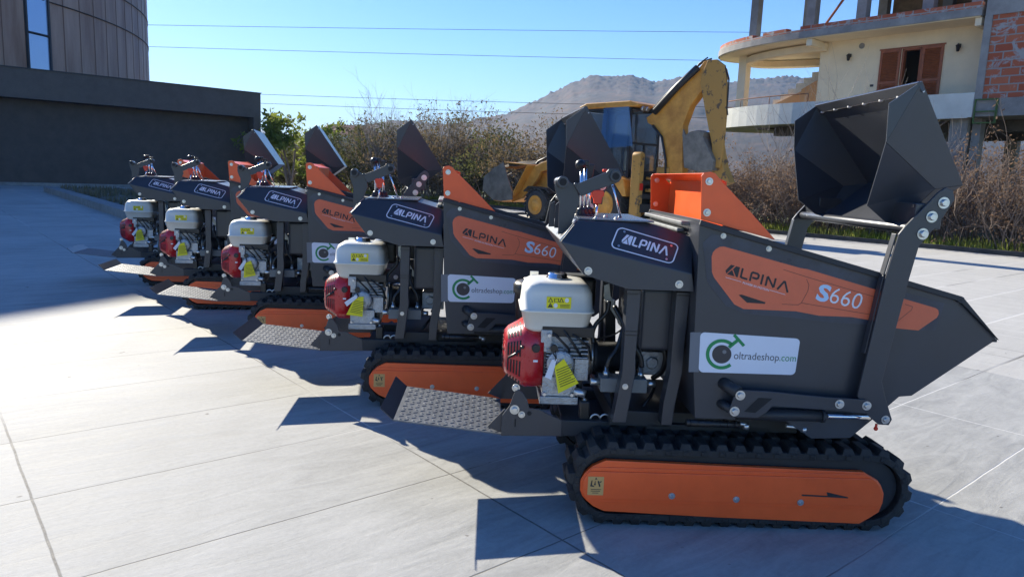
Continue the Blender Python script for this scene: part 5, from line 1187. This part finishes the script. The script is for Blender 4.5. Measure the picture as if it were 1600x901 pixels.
def protos(kind, specs, stem_mat, leaf_mat):
    out = []
    for sp in specs:
        tb, lb_ = shrub_mesh(**sp); rt = empty(kind); o = tb.build('branches', stem_mat, rt, fix=False)
        if lb_: lb_.build('foliage', leaf_mat, rt, fix=False)
        out.append(rt)
    return out
def place(protos_, used, i, loc, rz, sc, label, cat, group, cm=None):
    pr_ = protos_[i % len(protos_)]
    if i < len(protos_): o = pr_
    else:
        o = pr_.copy(); C.objects.link(o)
        for ch in [c for c in bpy.data.objects if c.parent == pr_]:
            d = ch.copy(); C.objects.link(d); d.parent = o
    o.location = loc; o.rotation_euler = (0, 0, rz); o.scale = (sc,) * 3; tag(o, label, cat, group); return o
rnd = random.Random(11)
brown = protos('bare_shrub', [dict(seed=1, h=2.7, rx=1.0, stems=36, nleaf=2600, lsize=.05), dict(seed=2, h=2.9, rx=.9, stems=34, nleaf=2300, lsize=.05), dict(seed=3, h=2.6, rx=1.1, stems=38, nleaf=2800, lsize=.045)], bark, leafd)
n_ = 0
for k, s in enumerate([-7.5, -6.0, -4.6, -3.3, -2.0, -0.8, .5, 1.8, 3.1, 4.4, 5.7, 7.0, 8.3, 9.7, 11.1, 12.5]):
    place(brown, 0, n_, tuple(Q(s + rnd.uniform(-.3, .3), 1.5 + rnd.uniform(-.3, .4), .06)), rnd.uniform(0, 6.28), rnd.uniform(.92, 1.15), 'brown leafless hedge shrub tangled behind the wire fence in front of the unfinished house', 'shrub', 'bare shrubs behind the right-hand fence'); n_ += 1
for k in range(12):
    place(brown, 0, n_, tuple(Q(-6 + k * 2.6, 5.5 + rnd.uniform(-1, 1), .06)), rnd.uniform(0, 6.28), rnd.uniform(.7, 1.0), 'brown leafless hedge shrub growing beyond the fence near the pillars of the unfinished house', 'shrub', 'bare shrubs by the unfinished house'); n_ += 1
for k in range(12):
    place(brown, 0, n_, tuple(Q(-22 + k * 3.6, 17 + rnd.uniform(-3, 5), -.05)), rnd.uniform(0, 6.28), rnd.uniform(1.3, 1.7), 'large bare brown bush on the open land seen through and beside the unfinished house', 'bush', 'bare bushes beyond the unfinished house'); n_ += 1
def tall(seed, h, stems, depth=4, rd=.03):
    r = random.Random(seed); b = MB(); pts = []
    for _ in range(stems):
        d = Vector((r.uniform(-.28, .28), r.uniform(-.28, .28), 1)).normalized(); grow(b, r, Vector((r.uniform(-.4, .4), r.uniform(-.3, .3), 0)), d, h * .42, rd, depth, pts, .13, .16, (2, 3), 3, .72)
    return b
sap = []
for i, (h, st) in enumerate(((5.6, 5), (5.0, 5))):
    rt = empty('bare_sapling'); tall(20 + i, h, st, 3, .02).build('branches', bark2, rt, fix=False); sap.append(rt)
for i, (s, sc) in enumerate(((5.4, 1.0), (4.6, 1.05), (6.3, 1.0), (3.7, .95), (7.2, .9), (-3.6, .50), (-2.6, .45), (5.9, .9), (8.0, .9), (4.1, .85))):
    place(sap, 0, i, tuple(Q(s, 2.0, .06)), rnd.uniform(0, 6.28), sc, 'pale bare sapling sticking up out of the brown hedge in front of the unfinished house', 'sapling', 'bare saplings in the right-hand hedge')
greens = protos('evergreen_shrub', [dict(seed=5, h=3.4, rx=1.3, stems=24, nleaf=9000, lsize=.085, rd=.03, spread=.3), dict(seed=6, h=3.1, rx=1.4, stems=22, nleaf=8000, lsize=.08, rd=.03, spread=.3)], bark, leafg)
autumn = protos('autumn_shrub', [dict(seed=8, h=3.6, rx=1.3, stems=30, nleaf=5000, lsize=.07, rd=.03, spread=.3), dict(seed=9, h=3.3, rx=1.4, stems=30, nleaf=4200, lsize=.07, rd=.03, spread=.3)], bark2, leafo)
ng = na = 0
for k, (s, t, kind, sc) in enumerate([(14.5, 1.8, 'a', .8), (16.5, 2.2, 'a', .9), (18.8, 1.8, 'a', .95), (21, 2.4, 'a', 1.0), (23.0, 1.8, 'g', .9), (25.2, 2.4, 'a', 1.1), (27.2, 1.9, 'a', 1.1), (29.5, 2.2, 'a', 1.15), (31.5, 2.0, 'g', 1.1), (34, 2.4, 'a', 1.15), (36.2, 1.8, 'g', 1.1), (38.6, 2.2, 'g', 1.05), (41, 2, 'g', 1.0), (43.5, 2.2, 'g', .95), (46, 2, 'g', .95), (48.5, 2, 'g', .9), (30.5, 5, 'a', 1.2), (34.5, 5.5, 'g', 1.3), (39, 5, 'a', 1.2)]):
    if kind == 'g': place(greens, 0, ng, tuple(Q(s, t, .06)), rnd.uniform(0, 6.28), sc * 1.12, 'bushy green shrub in the hedge behind the row of dumpers', 'shrub', 'green shrubs of the far hedge'); ng += 1
    else: place(autumn, 0, na, tuple(Q(s, t, .06)), rnd.uniform(0, 6.28), sc * 1.12, 'olive brown half bare shrub in the hedge behind the row of dumpers', 'shrub', 'half bare shrubs of the far hedge'); na += 1
def at_px(px, y): return Vector((ray(px, 270).x / ray(px, 270).y * y, y, 0.0))
for px, y, h, lab, seed, st in ((600, 42, 6.0, 'tall bare many-stemmed tree, left one of two above the hedge', 31, 15), (700, 40, 5.8, 'tall bare many-stemmed tree, right one of two above the hedge beside the hill', 32, 16)):
    rt = empty('bare_tree', tuple(at_px(px, y)), 0, lab, 'tree', 'bare trees above the far hedge'); tall(seed, h, st, 4, .045).build('branches', bark2, rt, fix=False)
# glossy-leaved tree
tr = empty('loquat_tree', tuple(at_px(453, 44)), 0, 'leafy bright green tree with a broad loose crown beside the corner of the dark building', 'tree')
r = random.Random(44); tb = MB(); pts = []
for k in range(5): grow(tb, r, Vector((0, 0, 0)), Vector((r.uniform(-.35, .35), r.uniform(-.3, .3), 1)), 2.7, .09, 3, pts, .22, .08, (2, 3), 5, .62)
tb.build('trunk', bark, tr, fix=False); leaves(r, pts, 2300, .17, .32).build('crown', leafl, tr, fix=False)
# grass on the verge
translucent(mat('grass_blade', (0.24, 0.33, 0.03), 0.8, 0, .3, .8, col2=(0.46, 0.46, 0.12)), .6)
gr = MB(); r = random.Random(5)
for _ in range(26000):
    s = r.uniform(-8, 36); t = .22 + abs(r.gauss(0, 1.6)); p = Q(s, t, .07); h = r.uniform(.08, .30); a = r.uniform(0, 6.28); w_ = .014; dx = Vector((math.cos(a) * w_, math.sin(a) * w_, 0)); tip = p + Vector((r.uniform(-.05, .05), r.uniform(-.05, .05), h))
    o = len(gr.v); gr.v += [tuple(p - dx), tuple(p + dx), tuple(tip)]; gr.f.append((o, o + 1, o + 2)); gr.sm.append(False)
tag(gr.build('verge_grass', mat('grass_blade', (0.24, 0.33, 0.03), 0.8, 0, .3, .8, col2=(0.46, 0.46, 0.12)), None, fix=False), 'short bright green grass between the kerb and the wire fence', 'grass', kind='stuff')
gr = MB()
for _ in range(9000):
    p = c0 + bd * r.uniform(.5, 18) + pd * (.5 + 10 * r.random()); 
    if pnoise(p * .5) < -.05: continue
    h = r.uniform(.05, .2); a = r.uniform(0, 6.28); dx = Vector((math.cos(a) * .03, math.sin(a) * .03, 0)); z = .25; tip = p + Vector((r.uniform(-.1, .1), r.uniform(-.1, .1), z + h)); p.z = z - .1
    o = len(gr.v); gr.v += [tuple(p - dx), tuple(p + dx), tuple(tip)]; gr.f.append((o, o + 1, o + 2)); gr.sm.append(False)
tag(gr.build('ground_cover', mat('dead_cover', (0.10, 0.10, 0.05), 0.9, 0, .3, .8, col2=(0.18, 0.14, 0.09)), None, fix=False), 'low dry brown ground cover in the raised planting bed', 'ground cover', kind='stuff')

# ------------------------------------------------------------------ distant buildings, hills, wires
rooft = mat('roof_tile', (0.30, 0.13, 0.08), 0.9, 0, .2, .5); hw = mat('far_wall', (0.60, 0.57, 0.50), .9)
def far_house(px, y, w_, dpt, h, label, z0=0.0, rz=.3):
    p = at_px(px, y); rt = empty('distant_house', (p.x, p.y, z0), rz, label, 'house')
    b = MB(); b.box2((-w_ / 2, 0, -5), (w_ / 2, dpt, h)); b.build('wall', hw, rt)
    b = MB(); e = .6; b.add([(-w_ / 2 - e, -e, h + .003), (w_ / 2 + e, -e, h + .003), (w_ / 2 + e, dpt + e, h + .003), (-w_ / 2 - e, dpt + e, h + .003), (-w_ / 4, dpt / 2, h + w_ * .17), (w_ / 4, dpt / 2, h + w_ * .17)], [(3, 2, 1, 0), (0, 1, 5, 4), (1, 2, 5), (2, 3, 4, 5), (3, 0, 4)]); b.build('roof', rooft, rt)
    for k in range(4):
        b = MB(); x = -w_ / 2 + w_ * (k + .5) / 4; b.box2((x - .5, -.05, h - 2.3), (x + .5, -.0, h - .8)); b.build('window', mat('far_pane', (.05, .06, .08), .3), rt)
far_house(545, 190, 17, 12, 10.6, 'pale house with a red tiled roof showing above the far hedge')
far_house(812, 330, 26, 14, 7.5, 'low distant house with a pale red roof at the foot of the hill', 0)
far_house(868, 300, 22, 14, 6.0, 'low distant white house at the foot of the hill, nearer the backhoe cab', 0, -.2)
p = at_px(415, 75); fb = empty('flat_roofed_shed', (p.x, p.y, 0), .2, 'dark shed with a bright flat roof edge between the dark building and the leafy tree', 'shed')
b = MB(); b.box2((-8, 0, 0), (3.0, 8, 3.0)); b.build('wall', plaster, fb); b = MB(); b.box2((-8.3, -.4, 3.003), (3.3, 8.4, 3.5)); b.build('roof', creamw, fb)
ridge = [(-400, 240), (300, 232), (480, 218), (540, 205), (580, 196), (610, 189), (640, 188), (680, 192), (720, 190), (745, 183), (790, 176), (830, 162), (868, 146), (900, 130), (925, 122), (960, 123), (985, 121), (1002, 126), (1025, 131), (1045, 127), (1065, 121), (1090, 124), (1130, 130), (1165, 124), (1220, 118), (1300, 125), (1400, 140), (1500, 165), (1600, 190), (1800, 215), (2300, 230)]
def hill(name, ridge, D0, D1, m, cols, rows, amp, yb=262, seed=0):
    b = MB()
    for i in range(cols + 1):
        px = ridge[0][0] + (ridge[-1][0] - ridge[0][0]) * i / cols
        for (xa, ya_), (xb, yb_) in zip(ridge, ridge[1:]):
            if xa <= px <= xb: f = (px - xa) / (xb - xa); f = f * f * (3 - 2 * f) * .5 + f * .5; py = ya_ + (yb_ - ya_) * f
        d = ray(px, py); H = CAM_H + d.z / math.hypot(d.x, d.y) * D1; az = math.atan2(d.x, d.y)
        for j in range(rows + 1):
            f = j / rows; R_ = D0 + (D1 - D0) * f; q = Vector((math.sin(az) * R_, math.cos(az) * R_, 0))
            z = H * (f ** 1.25) * (1 + 0) + amp * f * (1.15 - f) * (pnoise(q * .0035 + Vector((seed, 0, 0))) * 2.0 + pnoise(q * .009) * .5) * 1.5
            z += amp * .10 * (.25 + .75 * f ** 6) * (.5 * pnoise(q * .05) + 1.0 * pnoise(q * .13) + 1.3 * abs(pnoise(q * .30)) * 2)
            b.v.append((q.x, q.y, z - .05))
        R_ = D1 + 160; b.v.append((math.sin(az) * R_, math.cos(az) * R_, H * .4))
    w_ = rows + 2
    for i in range(cols):
        for j in range(rows + 1): k = i * w_ + j; b.f.append((k, k + 1, k + w_ + 1, k + w_)); b.sm.append(True)
    o = b.build(name, m, None); return tag(o, kind='structure')
hm = mat('winter_woodland', (0.018, 0.020, 0.013), 0.95, 0, 0.4, 0.016, 0, .25, col2=(0.130, 0.068, 0.032))
_nt = hm.node_tree; _b = _nt.nodes['Principled BSDF']; _tc = _nt.nodes.new('ShaderNodeTexCoord'); _v = _nt.nodes.new('ShaderNodeTexVoronoi'); _v.inputs['Scale'].default_value = 0.075; _nt.links.new(_tc.outputs['Object'], _v.inputs['Vector'])
_m = _nt.nodes.new('ShaderNodeMixRGB'); _m.blend_type = 'MULTIPLY'; _m.inputs[0].default_value = .9; _rp = _nt.nodes.new('ShaderNodeValToRGB'); _rp.color_ramp.elements[0].color = (1.0, 0.85, 0.8, 1); _rp.color_ramp.elements[1].color = (.2, .22, .25, 1); _rp.color_ramp.elements[1].position = .8
_nt.links.new(_v.outputs['Distance'], _rp.inputs[0]); _src = _b.inputs['Base Color'].links[0].from_socket; _nt.links.new(_src, _m.inputs[1]); _nt.links.new(_rp.outputs[0], _m.inputs[2]); _nt.links.new(_m.outputs[0], _b.inputs['Base Color'])
hill('hill', ridge, 420, 1400, hm, 900, 110, 26)
hill('far_mountain', [(-600, 225), (200, 222), (360, 214), (400, 208), (412, 203), (424, 197), (436, 205), (452, 211), (500, 216), (560, 214), (640, 215), (900, 220), (1300, 225), (2300, 240)], 2300, 3200, mat('mountain_rock', (0.05, 0.05, 0.045), .95), 300, 10, 8, seed=5)
b = MB()
for px, py, yy, hh in ():
    pass
for k, (pa, pb) in enumerate((((235, 40), (1172, 51)), ((238, 74), (1110, 95)), ((408, 148), (910, 163)), ((408, 162), (905, 179)))):
    Y_ = 78; w3 = lambda p: on_plane(*p, Vector((0, Y_, 0)), Vector((0, 1, 0)))
    A, B_ = w3(pa), w3(pb); d = B_ - A; A2 = A - d * .35; B2 = B_ + d * .45; b = MB(); n = 24; P_ = []
    sag = -.25 if k < 2 else -.15
    for i in range(n + 1):
        f = i / n; q = A2 + (B2 - A2) * f; q.z += sag * 4 * f * (1 - f) + .25 * (-sag) * 0 + (-sag) * .8; P_.append(q)
    b.tube(P_, .022, 5, True); o = b.build('overhead_wire', mat('wire', (0.02, 0.02, 0.02), .6), None)
    tag(o, ['thin overhead wire crossing the blue sky, topmost of the four', 'thin overhead wire crossing the sky, second from the top', 'thin overhead wire low over the bare trees, upper one of the low pair', 'thin overhead wire crossing the bare trees, lowest of the four'][k], 'overhead wire', 'overhead wires')

# ------------------------------------------------------------------ the row of five dumpers
first = make_dumper()
cm = child_map()
spots = [(1.05, 3.34, 1.846), (-0.140, 4.775, 5.3), (-1.440, 6.375, 9.5), (-2.570, 7.620, 11.0), (-3.669, 8.904, 12.0)]
labs = ['nearest tracked mini dumper, whole orange track cover and white web-shop sticker in view',
        'second nearest tracked mini dumper, its front half hidden behind the nearest one',
        'middle tracked mini dumper of the row of five',
        'tracked mini dumper second from the left end of the row, foot platform brightly lit',
        'leftmost tracked mini dumper of the row, beside the planting bed kerb']
for i, (x, y, a) in enumerate(spots):
    o = first if i == 0 else copy_tree(first, cm)
    o.location = (x, y, 0); o.rotation_euler = (0, 0, rad(a)); tag(o, labs[i], 'mini dumper', 'tracked mini dumpers parked in a row')

for i, ang in ((1, -36), (2, -16), (3, -20), (4, -18)):     # the paper tags hang a little differently on each machine
    for ch in [o for o in bpy.data.objects if o.parent and o.parent.get('label') == labs[i] and o.name.startswith(('yellow_tag', 'paper_tag'))]:
        vs = ch.data.vertices; top_ = max(vs, key=lambda v: v.co.z).co
        ch.matrix_basis = Matrix.Translation(top_) @ Matrix.Rotation(rad(ang * -1), 4, 'Y') @ Matrix.Translation(-top_)

# ------------------------------------------------------------------ thin winter haze
HZ = 0.00020
if HZ:
    b = MB(); b.box2((-3700, -500, -8), (3700, 6200, 420)); m = bpy.data.materials.new('haze_air'); m.use_nodes = True; t = m.node_tree; t.nodes.clear()
    ov = t.nodes.new('ShaderNodeOutputMaterial'); pv = t.nodes.new('ShaderNodeVolumePrincipled'); pv.inputs['Density'].default_value = HZ; pv.inputs['Color'].default_value = (0.46, 0.68, 1.0, 1); pv.inputs['Anisotropy'].default_value = 0.0
    t.links.new(pv.outputs[0], ov.inputs['Volume']); o = b.build('haze', m); tag(o, 'pale blue winter haze over the hills', 'haze', kind='stuff')
